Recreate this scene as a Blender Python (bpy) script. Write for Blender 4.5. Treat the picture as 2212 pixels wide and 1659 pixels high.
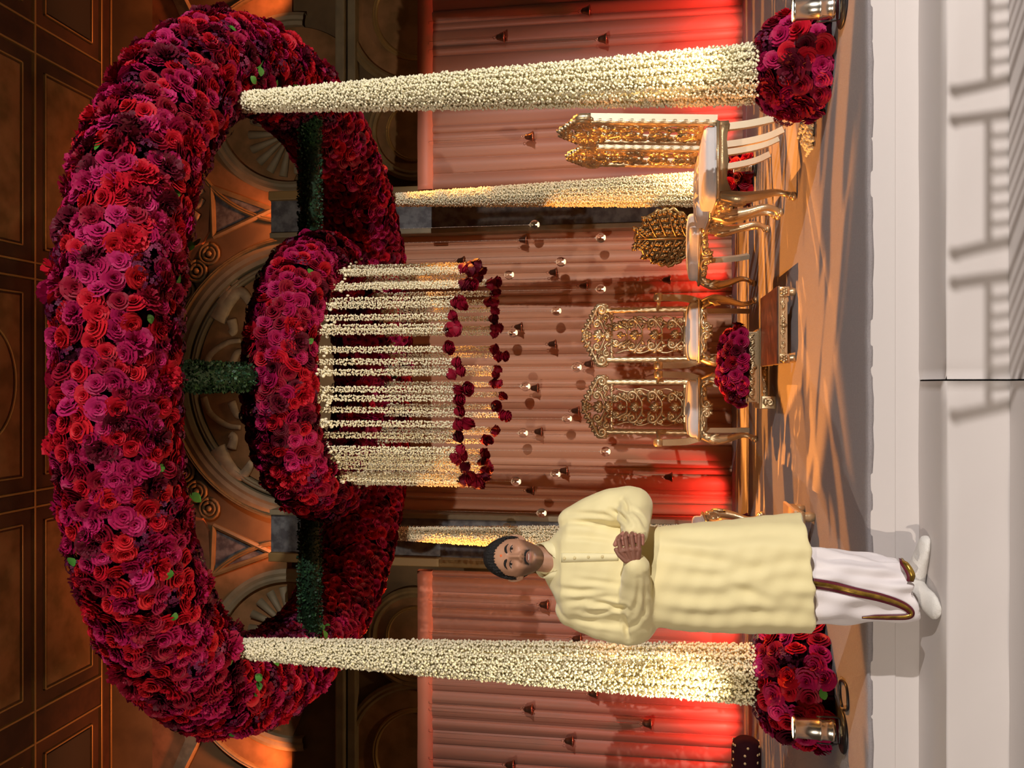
import bpy, bmesh, math, random
import numpy as np
from mathutils import Vector, Matrix, Euler
from mathutils.bvhtree import BVHTree
rng = np.random.default_rng(7); random.seed(7)
PI = math.pi
S = bpy.context.scene
COL = S.collection
for o in list(bpy.data.objects): bpy.data.objects.remove(o)

# ------------------------------------------------------------------ camera
# world: X to the right of the stage, Y away from the photographer, Z up, Z=0 on the stage carpet.
FPX, PITCH, CAMH = 1839.0, math.radians(8.8), 0.92
cd = bpy.data.cameras.new('camera'); cam = bpy.data.objects.new('camera', cd); COL.objects.link(cam)
cd.sensor_fit = 'HORIZONTAL'; cd.sensor_width = 36.0; cd.lens = 36.0 * FPX / 2212.0
cd.clip_start = 0.05; cd.clip_end = 80
fw = Vector((0, math.cos(PITCH), math.sin(PITCH))); upv = Vector((0, -math.sin(PITCH), math.cos(PITCH)))
rt = -upv; cu = Vector((1, 0, 0)); bk = -fw          # the phone was held sideways: picture-left is up
cam.matrix_world = Matrix(((rt.x, cu.x, bk.x, 0), (rt.y, cu.y, bk.y, 0), (rt.z, cu.z, bk.z, CAMH), (0, 0, 0, 1)))
S.camera = cam

def ray(px, py):
    d = fw * FPX + cu * (829 - py) + upv * (1106 - px)
    return d.normalized()
def atY(px, py, Y):
    d = ray(px, py); t = Y / d.y
    return Vector((0, 0, CAMH)) + d * t
def atZ(px, py, z):
    d = ray(px, py); t = (z - CAMH) / d.z
    return Vector((0, 0, CAMH)) + d * t

# ------------------------------------------------------------------ world, view
W = bpy.data.worlds.new('world'); S.world = W; W.use_nodes = True
W.node_tree.nodes['Background'].inputs[0].default_value = (1.0, 0.62, 0.42, 1)
W.node_tree.nodes['Background'].inputs[1].default_value = 0.040
S.view_settings.view_transform = 'Standard'; S.view_settings.look = 'None'
S.view_settings.exposure = 0.0; S.view_settings.gamma = 1.0; S.view_settings.use_curve_mapping = False

# ------------------------------------------------------------------ room lighting
def spot(name, loc, target, power, color, angle=60, blend=0.3, size=0.06):
    l = bpy.data.lights.new(name, 'SPOT'); o = bpy.data.objects.new(name, l); COL.objects.link(o)
    o.location = loc; d = Vector(target) - Vector(loc); o.rotation_euler = d.to_track_quat('-Z', 'Y').to_euler()
    l.energy = power; l.color = color; l.spot_size = math.radians(angle); l.spot_blend = blend; l.shadow_soft_size = size
    return o
WHITE = (1.0, 0.86, 0.72); COOL = (1.0, 0.93, 0.88); AMBER = (1.0, 0.34, 0.055); RED = (1.0, 0.06, 0.05)
def gobo(o, rot, sx, sy, off, thr=0.5, lo=0.06):
    """an added breakup gobo: streaky slots cut the amber into hard-edged carpet patches"""
    l = o.data; l.use_nodes = True; N = l.node_tree.nodes; K = l.node_tree.links; em = N['Emission']
    tc = N.new('ShaderNodeTexCoord'); sep = N.new('ShaderNodeSeparateXYZ'); K.new(tc.outputs['Normal'], sep.inputs[0])
    def div(a):
        m = N.new('ShaderNodeMath'); m.operation = 'DIVIDE'; K.new(sep.outputs[a], m.inputs[0]); K.new(sep.outputs[2], m.inputs[1]); return m
    cb = N.new('ShaderNodeCombineXYZ'); K.new(div(0).outputs[0], cb.inputs[0]); K.new(div(1).outputs[0], cb.inputs[1])
    mp = N.new('ShaderNodeMapping'); mp.inputs['Rotation'].default_value = (0, 0, rot); mp.inputs['Scale'].default_value = (sx, sy, 1); mp.inputs['Location'].default_value = off; K.new(cb.outputs[0], mp.inputs[0])
    n = N.new('ShaderNodeTexVoronoi'); n.inputs['Scale'].default_value = 1.0; n.distance = 'MANHATTAN'; K.new(mp.outputs[0], n.inputs['Vector'])
    r = N.new('ShaderNodeValToRGB'); e = r.color_ramp.elements; e[0].position = thr-0.02; e[0].color = (lo, lo, lo, 1); e[1].position = thr+0.02; e[1].color = (1, 1, 1, 1)
    sr = N.new('ShaderNodeSeparateColor'); K.new(n.outputs['Color'], sr.inputs[0]); K.new(sr.outputs[0], r.inputs['Fac']); K.new(r.outputs['Color'], em.inputs['Strength'])
# two followspots out in the house behind the photographer, one on either side
spot('house_spotlight', (6.0, -2.4, 2.2), (0.0, 5.0, 0.9), 2600, COOL, 54, 0.35, 0.05)
spot('house_spotlight', (-4.2, -5.5, 3.6), (0.2, 5.6, 1.4), 1650, WHITE, 44, 0.4, 0.06)
# amber theatre washes high at either side of the stage, throwing orange across the carpet
gobo(spot('amber_wash', (-4.4, 7.2, 4.3), (0.9, 6.5, 0.0), 4600, AMBER, 40, 0.15, 0.03), 0.5, 30, 8.0, (0.3, 0.1, 0), 0.5)
gobo(spot('amber_wash', (4.8, 7.6, 4.3), (-0.5, 6.5, 0.0), 3600, AMBER, 39, 0.15, 0.03), -0.6, 30, 8.0, (1.3, 2.1, 0), 0.5)
# red uplights at the foot of the drapes
for x, y, p in ((2.5, 7.95, 26), (3.3, 7.9, 40), (-2.3, 7.95, 24), (-3.1, 7.9, 46), (-1.15, 8.95, 16), (1.2, 8.95, 14)):
    spot('red_uplight', (x, y, 0.12), (x * 1.02, y + 0.36, 0.5), p, RED, 130, 0.6, 0.05)
# orange uplights standing on the cornice ledge below the painted vault
for x, p in ((2.05, 90), (-1.90, 90), (4.9, 110), (-4.7, 160)):
    spot('vault_uplight', (x, 9.80, 5.0), (x, 10.1, 6.9), p, (1.0, 0.26, 0.08), 85, 0.8, 0.06)

# unseen warm fill lights added behind the drapes to brighten the painted wall
for x, y, z, tz, p in ((3.3, 9.0, 0.3, 4.0, 55), (-3.1, 9.0, 0.3, 4.0, 75), (0.05, 9.62, 4.35, 6.4, 16)):
    spot('wall_fill', (x, y, z), (x, 10.15, tz), p, (1.0, 0.62, 0.30), 110, 0.8, 0.08)

# ------------------------------------------------------------------ materials
def nodes(m): return m.node_tree.nodes, m.node_tree.links
def principled(name, color, rough=0.6, metal=0.0, var=0.0, vscale=20, bump=0.0, bscale=60, spec=0.5, color2=None, trans=0.0, sheen=0.0, emis=None, estr=0, coat=0.0, detail=3):
    m = bpy.data.materials.new(name); m.use_nodes = True; N, L = nodes(m)
    b = N['Principled BSDF']
    b.inputs['Base Color'].default_value = (*color, 1); b.inputs['Roughness'].default_value = rough; b.inputs['Metallic'].default_value = metal
    b.inputs['Specular IOR Level'].default_value = spec
    if trans: b.inputs['Transmission Weight'].default_value = trans
    if sheen: b.inputs['Sheen Weight'].default_value = sheen
    if coat: b.inputs['Coat Weight'].default_value = coat
    if emis: b.inputs['Emission Color'].default_value = (*emis, 1); b.inputs['Emission Strength'].default_value = estr
    if var or color2 or bump:
        tc = N.new('ShaderNodeTexCoord')
    if var or color2:
        n = N.new('ShaderNodeTexNoise'); n.inputs['Scale'].default_value = vscale; n.inputs['Detail'].default_value = detail
        L.new(tc.outputs['Object'], n.inputs['Vector'])
        mx = N.new('ShaderNodeMix'); mx.data_type = 'RGBA'
        c2 = color2 if color2 else tuple(c * (1 - var) for c in color)
        mx.inputs[6].default_value = (*color, 1); mx.inputs[7].default_value = (*c2, 1)
        r = N.new('ShaderNodeValToRGB'); r.color_ramp.elements[0].position = 0.38; r.color_ramp.elements[1].position = 0.62
        L.new(n.outputs['Fac'], r.inputs['Fac']); L.new(r.outputs['Color'], mx.inputs[0]); L.new(mx.outputs[2], b.inputs['Base Color'])
    if bump:
        n2 = N.new('ShaderNodeTexNoise'); n2.inputs['Scale'].default_value = bscale; n2.inputs['Detail'].default_value = 4
        L.new(tc.outputs['Object'], n2.inputs['Vector'])
        bp = N.new('ShaderNodeBump'); bp.inputs['Strength'].default_value = bump; bp.inputs['Distance'].default_value = 0.01
        L.new(n2.outputs['Fac'], bp.inputs['Height']); L.new(bp.outputs['Normal'], b.inputs['Normal'])
    return m
M = {}
def mk(key, *a, **k): M[key] = principled(key, *a, **k)
mk('gold', (0.60, 0.46, 0.27), 0.34, 0.75, bump=0.12, bscale=90)
mk('gold_pale', (0.74, 0.62, 0.43), 0.42, 0.25)
mk('gold_dark', (0.26, 0.17, 0.075), 0.34, 0.8, bump=0.12, bscale=90)
mk('cushion', (0.62, 0.60, 0.60), 0.55, sheen=0.2, bump=0.08, bscale=200)
mk('mahogany', (0.075, 0.024, 0.014), 0.42, var=0.5, vscale=14)
mk('cloth_white', (0.62, 0.575, 0.555), 0.75, bump=0.10, bscale=9)
mk('carpet', (0.33, 0.30, 0.305), 0.95, var=0.10, vscale=160, bump=0.5, bscale=420)
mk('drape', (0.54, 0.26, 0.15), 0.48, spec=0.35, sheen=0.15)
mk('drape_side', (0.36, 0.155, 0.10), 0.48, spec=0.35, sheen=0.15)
mk('valance', (0.66, 0.22, 0.13), 0.55)
mk('jasmine', (0.90, 0.84, 0.60), 0.5, sheen=0.1)
mk('jasmine_warm', (0.80, 0.72, 0.47), 0.5)
mk('garland_core', (0.55, 0.46, 0.26), 0.8)
mk('boxwood', (0.012, 0.045, 0.018), 0.6)
mk('boxwood_light', (0.03, 0.10, 0.03), 0.55)
mk('leaf', (0.06, 0.22, 0.03), 0.42)
mk('flower_core', (0.020, 0.003, 0.006), 1.0, spec=0.0)
ROSE = {}
for k, c in dict(red=(0.50, 0.006, 0.020), scarlet=(0.58, 0.012, 0.022), magenta=(0.36, 0.006, 0.068), pink=(0.44, 0.013, 0.105),
                 crimson=(0.26, 0.004, 0.022), burgundy=(0.11, 0.004, 0.016), plum=(0.10, 0.008, 0.04), mauve=(0.22, 0.03, 0.08)).items():
    mk('petal_' + k, tuple(q*0.88 for q in c), 0.55, spec=0.18); ROSE[k] = M['petal_' + k]
mk('chrome', (0.88, 0.82, 0.70), 0.24, 1.0)
mk('black', (0.012, 0.012, 0.013), 0.4)
mk('lamp_glow', (1, 0.9, 0.7), 0.4, emis=(1.0, 0.80, 0.50), estr=40)
mk('bronze', (0.22, 0.10, 0.06), 0.30, 0.85)
mk('brass_rim', (0.55, 0.25, 0.15), 0.25, 0.9)
mk('bead', (0.75, 0.65, 0.55), 0.2, 0.2)
mk('wax', (0.9, 0.82, 0.7), 0.4, emis=(1.0, 0.72, 0.42), estr=1.6)
mk('flame', (1, 0.8, 0.5), 0.4, emis=(1.0, 0.72, 0.38), estr=40)
g = principled('globe_glass', (1, 1, 1), 0.02, trans=1.0); g.node_tree.nodes['Principled BSDF'].inputs['IOR'].default_value = 1.25; M['glass'] = g
mk('velvet_maroon', (0.022, 0.004, 0.007), 0.9, spec=0.1)
mk('medallion', (0.55, 0.40, 0.22), 0.5, 0.4)

# ------------------------------------------------------------------ mesh helpers
class MB:
    def __init__(s): s.v = []; s.f = []; s.m = []; s.n = 0
    def add(s, v, f, mi=0, T=None):
        v = np.asarray(v, float).reshape(-1, 3)
        if T is not None:
            T = np.asarray(T, float); v = v @ T[:3, :3].T + T[:3, 3]
        s.v.append(v); n = s.n
        for q in f: s.f.append([i + n for i in q])
        s.m.extend([mi] * len(f)) if isinstance(mi, int) else s.m.extend(mi)
        s.n += len(v); return s
    def mesh(s, name, mats, smooth=True):
        me = bpy.data.meshes.new(name)
        v = np.concatenate(s.v) if s.v else np.zeros((0, 3))
        me.from_pydata(v.tolist(), [], s.f); me.validate()
        for m in (mats if isinstance(mats, (list, tuple)) else [mats]): me.materials.append(m)
        if len(me.polygons) == len(s.m): me.polygons.foreach_set('material_index', s.m)
        me.polygons.foreach_set('use_smooth', [smooth] * len(me.polygons)); me.update()
        return me
    def arrays(s): return np.concatenate(s.v), s.f
def link(name, me, parent=None, loc=None, rot=None, scale=None):
    o = bpy.data.objects.new(name, me); COL.objects.link(o)
    if parent is not None: o.parent = parent
    if loc is not None: o.location = loc
    if rot is not None: o.rotation_euler = rot
    if scale is not None: o.scale = (scale,) * 3 if isinstance(scale, (int, float)) else scale
    return o
def put(name, mb, mat, parent=None, smooth=True, **k): return link(name, mb.mesh(name, mat, smooth), parent, **k)
def tag(o, label=None, cat=None, group=None, kind=None):
    if label: o['label'] = label
    if cat: o['category'] = cat
    if group: o['group'] = group
    if kind: o['kind'] = kind
    return o
def empty(name, loc, rz=0):
    o = bpy.data.objects.new(name, None); COL.objects.link(o); o.location = loc; o.rotation_euler = (0, 0, rz); o.empty_display_size = 0.1
    return o
def thing(name, loc, label, cat, group=None, rz=0): return tag(empty(name, loc, rz), label, cat, group)
def copy_tree(o, parent=None):
    c = o.copy(); COL.objects.link(c); c.parent = parent
    for ch in o.children: copy_tree(ch, c)
    return c
def box(mb, lo, hi, bev=0.0, mi=0, T=None):
    (x0, y0, z0), (x1, y1, z1) = lo, hi
    if bev <= 0:
        v = [(x0,y0,z0),(x1,y0,z0),(x1,y1,z0),(x0,y1,z0),(x0,y0,z1),(x1,y0,z1),(x1,y1,z1),(x0,y1,z1)]
        return mb.add(v, [(0,3,2,1),(4,5,6,7),(0,1,5,4),(1,2,6,5),(2,3,7,6),(3,0,4,7)], mi, T)
    bm = bmesh.new(); bmesh.ops.create_cube(bm, size=1)
    for v in bm.verts: v.co = Vector(((x0+x1)/2 + v.co.x*(x1-x0), (y0+y1)/2 + v.co.y*(y1-y0), (z0+z1)/2 + v.co.z*(z1-z0)))
    bmesh.ops.bevel(bm, geom=bm.edges[:], offset=bev, segments=2, profile=0.5, affect='EDGES')
    bm.verts.index_update()
    mb.add([v.co[:] for v in bm.verts], [[v.index for v in f.verts] for f in bm.faces], mi, T); bm.free(); return mb
def lathe(mb, prof, seg=24, mi=0, T=None, cap=True):
    v = []; f = []
    for r, z in prof:
        for k in range(seg):
            a = 2*PI*k/seg; v.append((r*math.cos(a), r*math.sin(a), z))
    n = len(prof)
    for i in range(n-1):
        for k in range(seg):
            k2 = (k+1) % seg; f.append((i*seg+k, i*seg+k2, (i+1)*seg+k2, (i+1)*seg+k))
    if cap: f.append(tuple(range(seg-1, -1, -1))); f.append(tuple((n-1)*seg+k for k in range(seg)))
    return mb.add(v, f, mi, T)
def frames(P):
    P = np.asarray(P, float); n = len(P); T = np.gradient(P, axis=0); T /= np.linalg.norm(T, axis=1, keepdims=True) + 1e-12
    return P, T
def tube(mb, P, R, seg=8, mi=0, up=(0, 0, 1), flat=1.0, cap=True, T=None, round_ends=False):
    """swept tube; R a number or list; flat squashes the section along the 'up'-ish axis"""
    P, Tn = frames(P); n = len(P); R = np.full(n, R) if np.isscalar(R) else np.asarray(R, float)
    up = np.asarray(up, float); v = []; f = []
    prev = None
    for i in range(n):
        t = Tn[i]; s = np.cross(t, up if prev is None else prev)
        if np.linalg.norm(s) < 1e-6: s = np.cross(t, (1, 0.3, 0.1))
        s /= np.linalg.norm(s); u = np.cross(s, t); prev = u if np.linalg.norm(np.cross(t, up)) < 0.05 else None
        for k in range(seg):
            a = 2*PI*k/seg; v.append(P[i] + s*(R[i]*math.cos(a)) + u*(R[i]*flat*math.sin(a)))
    for i in range(n-1):
        for k in range(seg):
            k2 = (k+1) % seg; f.append((i*seg+k, i*seg+k2, (i+1)*seg+k2, (i+1)*seg+k))
    if cap: f.append(tuple(range(seg-1, -1, -1))); f.append(tuple((n-1)*seg+k for k in range(seg)))
    return mb.add(v, f, mi, T)
def loft(mb, rings, mi=0, cap=True, T=None):
    """rings: list of (k,3) arrays with equal count"""
    k = len(rings[0]); v = np.concatenate([np.asarray(r, float) for r in rings]); f = []
    for i in range(len(rings)-1):
        for j in range(k):
            j2 = (j+1) % k; f.append((i*k+j, i*k+j2, (i+1)*k+j2, (i+1)*k+j))
    if cap: f.append(tuple(range(k-1, -1, -1))); f.append(tuple((len(rings)-1)*k+j for j in range(k)))
    return mb.add(v, f, mi, T)
def ell(c, rx, ry, n=32, z=None, p=2.0, rot=0.0):
    a = np.arange(n)*2*PI/n; ca, sa = np.cos(a), np.sin(a)
    x = rx*np.sign(ca)*abs(ca)**(2/p); y = ry*np.sign(sa)*abs(sa)**(2/p)
    return np.stack([c[0]+x*math.cos(rot)-y*math.sin(rot), c[1]+x*math.sin(rot)+y*math.cos(rot), np.full(n, c[2] if z is None else z)], -1)
def sphere(mb, c, r, seg=12, rings=8, mi=0, T=None):
    r3 = (r, r, r) if np.isscalar(r) else r
    v = [(c[0], c[1], c[2]+r3[2])]; f = []
    for i in range(1, rings):
        t = PI*i/rings
        for k in range(seg):
            a = 2*PI*k/seg; v.append((c[0]+r3[0]*math.sin(t)*math.cos(a), c[1]+r3[1]*math.sin(t)*math.sin(a), c[2]+r3[2]*math.cos(t)))
    v.append((c[0], c[1], c[2]-r3[2])); e = len(v)-1
    for k in range(seg): f.append((0, 1+k, 1+(k+1) % seg))
    for i in range(rings-2):
        for k in range(seg):
            a = 1+i*seg+k; b = 1+i*seg+(k+1) % seg; f.append((a, a+seg, b+seg, b))
    for k in range(seg): f.append((e, 1+(rings-2)*seg+(k+1) % seg, 1+(rings-2)*seg+k))
    return mb.add(v, f, mi, T)
def catmull(P, n=8):
    P = [np.asarray(p, float) for p in P]; Q = [2*P[0]-P[1]] + P + [2*P[-1]-P[-2]]; out = []
    for i in range(1, len(Q)-2):
        for t in np.arange(n)/n:
            a, b, c, d = Q[i-1:i+3]
            out.append(0.5*((2*b)+(c-a)*t+(2*a-5*b+4*c-d)*t*t+(-a+3*b-3*c+d)*t**3))
    out.append(P[-1]); return np.array(out)
def interp(xs, ys, x): return np.interp(x, xs, ys)
# ================================================================== THE SETTING
Y0, YB, YC = 3.74, 3.41, 3.06        # stage front, first tread edge, second tread edge
ZB, ZC, ZF = -0.205, -0.422, -0.640  # tread heights and the ballroom floor
def prism(mb, poly, y0, y1, mi=0):
    """poly in XZ, extruded from y0 (near) to y1 (far)"""
    n = len(poly); v = [(p[0], y0, p[1]) for p in poly] + [(p[0], y1, p[1]) for p in poly]
    f = [tuple(range(n)), tuple(range(2*n-1, n-1, -1))] + [(i, i+n, (i+1) % n + n, (i+1) % n) for i in range(n)]
    return mb.add(v, f, mi)
mk('floor_mat', (0.28, 0.16, 0.10), 0.9, var=0.4, vscale=3)
mk('plaster', (0.20, 0.125, 0.055), 0.8, var=0.45, vscale=1.6, detail=6)
mk('moulding', (0.30, 0.20, 0.085), 0.5, 0.15, var=0.25, vscale=6)
mk('moulding_grey', (0.27, 0.215, 0.125), 0.6, var=0.2, vscale=5)
mk('gilt_line', (0.50, 0.32, 0.12), 0.4, 0.5)
mk('fresco', (0.34, 0.16, 0.06), 0.8, color2=(0.20, 0.10, 0.03), vscale=3.5, detail=7)
mk('fresco_orange', (0.62, 0.24, 0.10), 0.8, color2=(0.36, 0.15, 0.06), vscale=4, detail=6)
mk('fresco_pale', (0.46, 0.33, 0.20), 0.7, var=0.3, vscale=8)
mk('ceiling_mat', (0.11, 0.042, 0.015), 0.8, var=0.5, vscale=1.8, detail=7)
mk('ceiling_band', (0.085, 0.03, 0.012), 0.8, var=0.3, vscale=6)
mk('dark_panel', (0.035, 0.028, 0.020), 0.6)
mk('pilaster_mat', (0.16, 0.16, 0.16), 0.6, color2=(0.07, 0.065, 0.07), vscale=12, detail=4)
mk('pilaster_gold', (0.32, 0.20, 0.07), 0.5, 0.2)

mb = MB(); box(mb, (-12, -9, ZF-0.1), (12, 11, ZF)); tag(put('floor', mb, M['floor_mat'], smooth=False), kind='structure')

# ---- stage, carpet, cloth-wrapped steps
root = thing('stage_platform', (0, 5.7, ZF), 'low stage platform carpeted in pale beige with a white cloth front', 'stage')
def L(p, r=None): return p
mb = MB(); box(mb, (-5.2, Y0-5.7, 0.002), (5.2, 7.95-5.7, -ZF-0.012), 0.008); put('deck', mb, M['cloth_white'], root, smooth=False)
mb = MB()
nx = 260; xs = np.linspace(-5.2, 5.2, nx); edge = Y0-5.7-0.012 + 0.006*np.sin(xs*9)+0.004*np.sin(xs*31+1)+rng.normal(0, 0.0016, nx)
v = []; f = []
for i in range(nx):
    e = edge[i]; v += [(xs[i], 7.95-5.7, -ZF), (xs[i], e+0.05, -ZF), (xs[i], e+0.008, -ZF-0.001), (xs[i], e, -ZF-0.008), (xs[i], e+0.002, -ZF-0.022), (xs[i], e+0.013, -ZF-0.026)]
for i in range(nx-1):
    for j in range(5): a = i*6+j; f.append((a, a+1, a+7, a+6))
mb.add(v, f); put('carpet', mb, M['carpet'], root)
mb = MB(); box(mb, (-5.2, Y0-5.7-0.006, -ZF-0.112), (5.2, Y0-5.7+0.002, -ZF-0.014), 0.002); put('skirt_band', mb, M['cloth_white'], root, smooth=False)
root = thing('rear_platform', (0, 9.0, ZF), 'rear strip of stage under the centre drape', 'stage')
mb = MB(); box(mb, (-5.2, -1.02, 0.002), (5.2, 1.0, -ZF), 0.006); put('deck', mb, M['carpet'], root, smooth=False)

def cloth_block(name, x0, x1, ynear, yfar, ztop, zbot, label, seed):
    """a step wrapped in cloth: gently wrinkled tread and riser, top edge rolled"""
    r = np.random.default_rng(seed); nx = 120; xs = np.linspace(x0, x1, nx); prof = []
    for t in np.linspace(0, 1, 6): prof.append((yfar+(ynear+0.01-yfar)*t, ztop))
    prof += [(ynear+0.003, ztop-0.003), (ynear, ztop-0.010)]
    for t in np.linspace(0.12, 1, 8): prof.append((ynear, ztop+(zbot-ztop)*t))
    ph = r.uniform(0, 6, 6); v = []; f = []; m = len(prof)
    for i, x in enumerate(xs):
        endr = min(abs(x-x0), abs(x-x1)); tuck = 0.012*math.exp(-endr/0.012)
        for j, (y, z) in enumerate(prof):
            w = 0.0016*math.sin(x*5+ph[0]+j*0.7)+0.0012*math.sin(x*13+ph[1]-j)+0.0010*math.sin(x*2.3+ph[2])
            if j < 6: v.append((x, y, z+w*0.6-tuck*0.3))
            else: v.append((x, y+w+tuck, z+0.003*math.sin(x*3+ph[3])*(j == 6)))
    for i in range(nx-1):
        for j in range(m-1): a = i*m+j; f.append((a, a+1, a+m+1, a+m))
    for i0 in (0, nx-1):
        f.append([i0*m+j for j in (range(m) if i0 == 0 else range(m-1, -1, -1))])
    mb = MB(); mb.add(v, f); o = put(name, mb, M['cloth_white']); return tag(o, label, 'step', 'cloth wrapped steps')
SEAM = 0.015
cloth_block('stage_step', -5.2, SEAM-0.003, YB, Y0-0.001, ZB, ZF, 'white cloth wrapped upper step on which the man stands', 1)
cloth_block('stage_step', SEAM+0.003, 5.2, YB+0.004, Y0-0.001, ZB, ZF, 'white cloth wrapped upper step past the dark seam, below the side chairs', 2)
cloth_block('stage_step', -5.2, SEAM-0.003, YC, YB-0.004, ZC, ZF, 'white cloth wrapped lower step below the man', 3)
cloth_block('stage_step', SEAM+0.003, 5.2, YC+0.004, YB-0.001, ZC, ZF, 'white cloth wrapped lower step past the dark seam, striped by chair shadows', 4)

# ---- painted back wall with vault arches
YW = 10.2
wall = MB(); box(wall, (-9, YW, ZF), (9, YW+0.2, 8.2)); wall = tag(put('wall_back', wall, M['plaster'], smooth=False), kind='structure')
def wpart(name, mb, mat, smooth=False): return put(name, mb, mat, wall, smooth)
def arch(cx, cz, r0, r1, y0, y1, mat, a0=0.0, a1=PI, n=48, name='arch_moulding', bead=True):
    mb = MB(); v = []; f = []
    prof = [(r0, y1), (r0, y0+0.02), (r0+(r1-r0)*0.25, y0), (r0+(r1-r0)*0.45, y0+0.015), (r0+(r1-r0)*0.7, y0), (r1, y0+0.02), (r1, y1)] if bead else [(r0, y1), (r0, y0), (r1, y0), (r1, y1)]
    m = len(prof)
    for i in range(n+1):
        a = a0+(a1-a0)*i/n
        for r, y in prof: v.append((cx+r*math.cos(a), y, cz+r*math.sin(a)))
    for i in range(n):
        for j in range(m-1): a = i*m+j; f.append((a, a+1, a+m+1, a+m))
    mb.add(v, f); return wpart(name, mb, mat)
def disc(cx, cz, r, y, mat, name, a0=0, a1=PI, n=40):
    poly = [(cx+r*math.cos(a0+(a1-a0)*i/n), cz+r*math.sin(a0+(a1-a0)*i/n)) for i in range(n+1)]
    mb = MB(); prism(mb, poly, y, YW+0.01); return wpart(name, mb, mat)
def pxpoly(pts, y): return [(atY(a, b, y).x, atY(a, b, y).z) for a, b in pts]
# centre lunette
CX, CZ, CR = 0.06, 5.14, 1.74
disc(CX, CZ, CR-0.32, YW-0.03, M['fresco'], 'tympanum_panel')
arch(CX, CZ, CR-0.30, CR-0.22, YW-0.09, YW, M['moulding_grey'])
arch(CX, CZ, CR-0.20, CR, YW-0.14, YW, M['moulding_grey'])
arch(CX, CZ, CR, CR+0.05, YW-0.17, YW, M['moulding'])
def relief(mbx, pts, r, y, n=6):
    P = [np.array((atY(a, b, y).x, y, atY(a, b, y).z)) for a, b in pts]
    P = catmull(P, n); tube(mbx, P, np.linspace(r[0], r[1], len(P)), 8, up=(0, 1, 0), flat=0.6)
def griffin(s):
    mb = MB(); Q = lambda l: [(a, 829+s*(b-829)) for a, b in l]; y = YW-0.05
    relief(mb, Q([(470, 690), (490, 655), (520, 630), (545, 660)]), (0.12, 0.05), y)
    relief(mb, Q([(480, 660), (500, 625), (470, 640)]), (0.10, 0.02), y)
    relief(mb, Q([(480, 665), (515, 612), (500, 615)]), (0.08, 0.02), y)
    relief(mb, Q([(500, 690), (505, 712), (497, 720)]), (0.07, 0.05), y)
    relief(mb, Q([(440, 800), (455, 765), (490, 740), (520, 735)]), (0.05, 0.03), y)
    relief(mb, Q([(500, 790), (515, 760), (540, 770)]), (0.06, 0.03), y)
    wpart('relief_figure', mb, M['fresco_pale'], True)
griffin(1); griffin(-1)
# pointed pilasters and side lunettes with shell fans
for s, px in ((1, 228), (-1, 1420)):
    c = atY(635, px, YW); R2 = 1.14
    disc(c.x, c.z, R2-0.16, YW-0.03, M['fresco'], 'tympanum_panel', -0.25*PI, PI*1.0)
    arch(c.x, c.z, R2-0.16, R2, YW-0.12, YW, M['moulding_grey'], -0.05*PI, 1.05*PI)
    arch(c.x, c.z, R2, R2+0.30, YW-0.06, YW, M['fresco'], 0, PI, bead=False, name='painted_band')
    arch(c.x, c.z, R2+0.30, R2+0.36, YW-0.12, YW, M['moulding'], 0, PI)
    mb = MB()                                        # shell fan, ribs of its own
    for k in range(9):
        a = PI*(0.06+0.88*k/8)
        P = [(c.x-s*0.36+r*0.55*math.cos(a), YW-0.05, c.z+0.02+r*0.55*math.sin(a)) for r in (0.12, 0.5, 1.0)]
        tube(mb, P, [0.012, 0.035, 0.055], 8, up=(0, 1, 0))
    wpart('shell_fan', mb, M['moulding_grey'], True)
    mb = MB(); box(mb, (c.x-s*0.36-0.52, YW-0.08, c.z-0.62), (c.x-s*0.36+0.52, YW, c.z-0.02), 0.03); wpart('pedestal', mb, M['moulding_grey'])
    mb = MB(); box(mb, (c.x-s*0.36-0.40, YW-0.10, c.z-0.52), (c.x-s*0.36+0.40, YW-0.07, c.z-0.12), 0.01); wpart('painted_panel', mb, M['fresco_orange'])
    # cornice under the lunette, lower arches behind the side drapes
    mb = MB(); box(mb, (c.x-1.5, YW-0.22, c.z-0.74), (c.x+2.0, YW, c.z-0.62), 0.02); box(mb, (c.x-1.5, YW-0.16, c.z-0.86), (c.x+2.0, YW, c.z-0.76), 0.01)
    wpart('cornice', mb, M['moulding_grey'])
    for (qx, qy, R3) in ((900, 829+s*-545, 0.62), (905, 829+s*-800, 0.95)):
        c3 = atY(qx, qy, YW)
        disc(c3.x, c3.z, R3-0.12, YW-0.02, M['fresco'], 'niche_panel', -0.2, PI+0.2)
        arch(c3.x, c3.z, R3-0.12, R3, YW-0.10, YW, M['moulding'], -0.3, PI+0.3)
        arch(c3.x, c3.z, R3*0.55, R3*0.62, YW-0.06, YW, M['gilt_line'], -0.3, PI+0.3)
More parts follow.
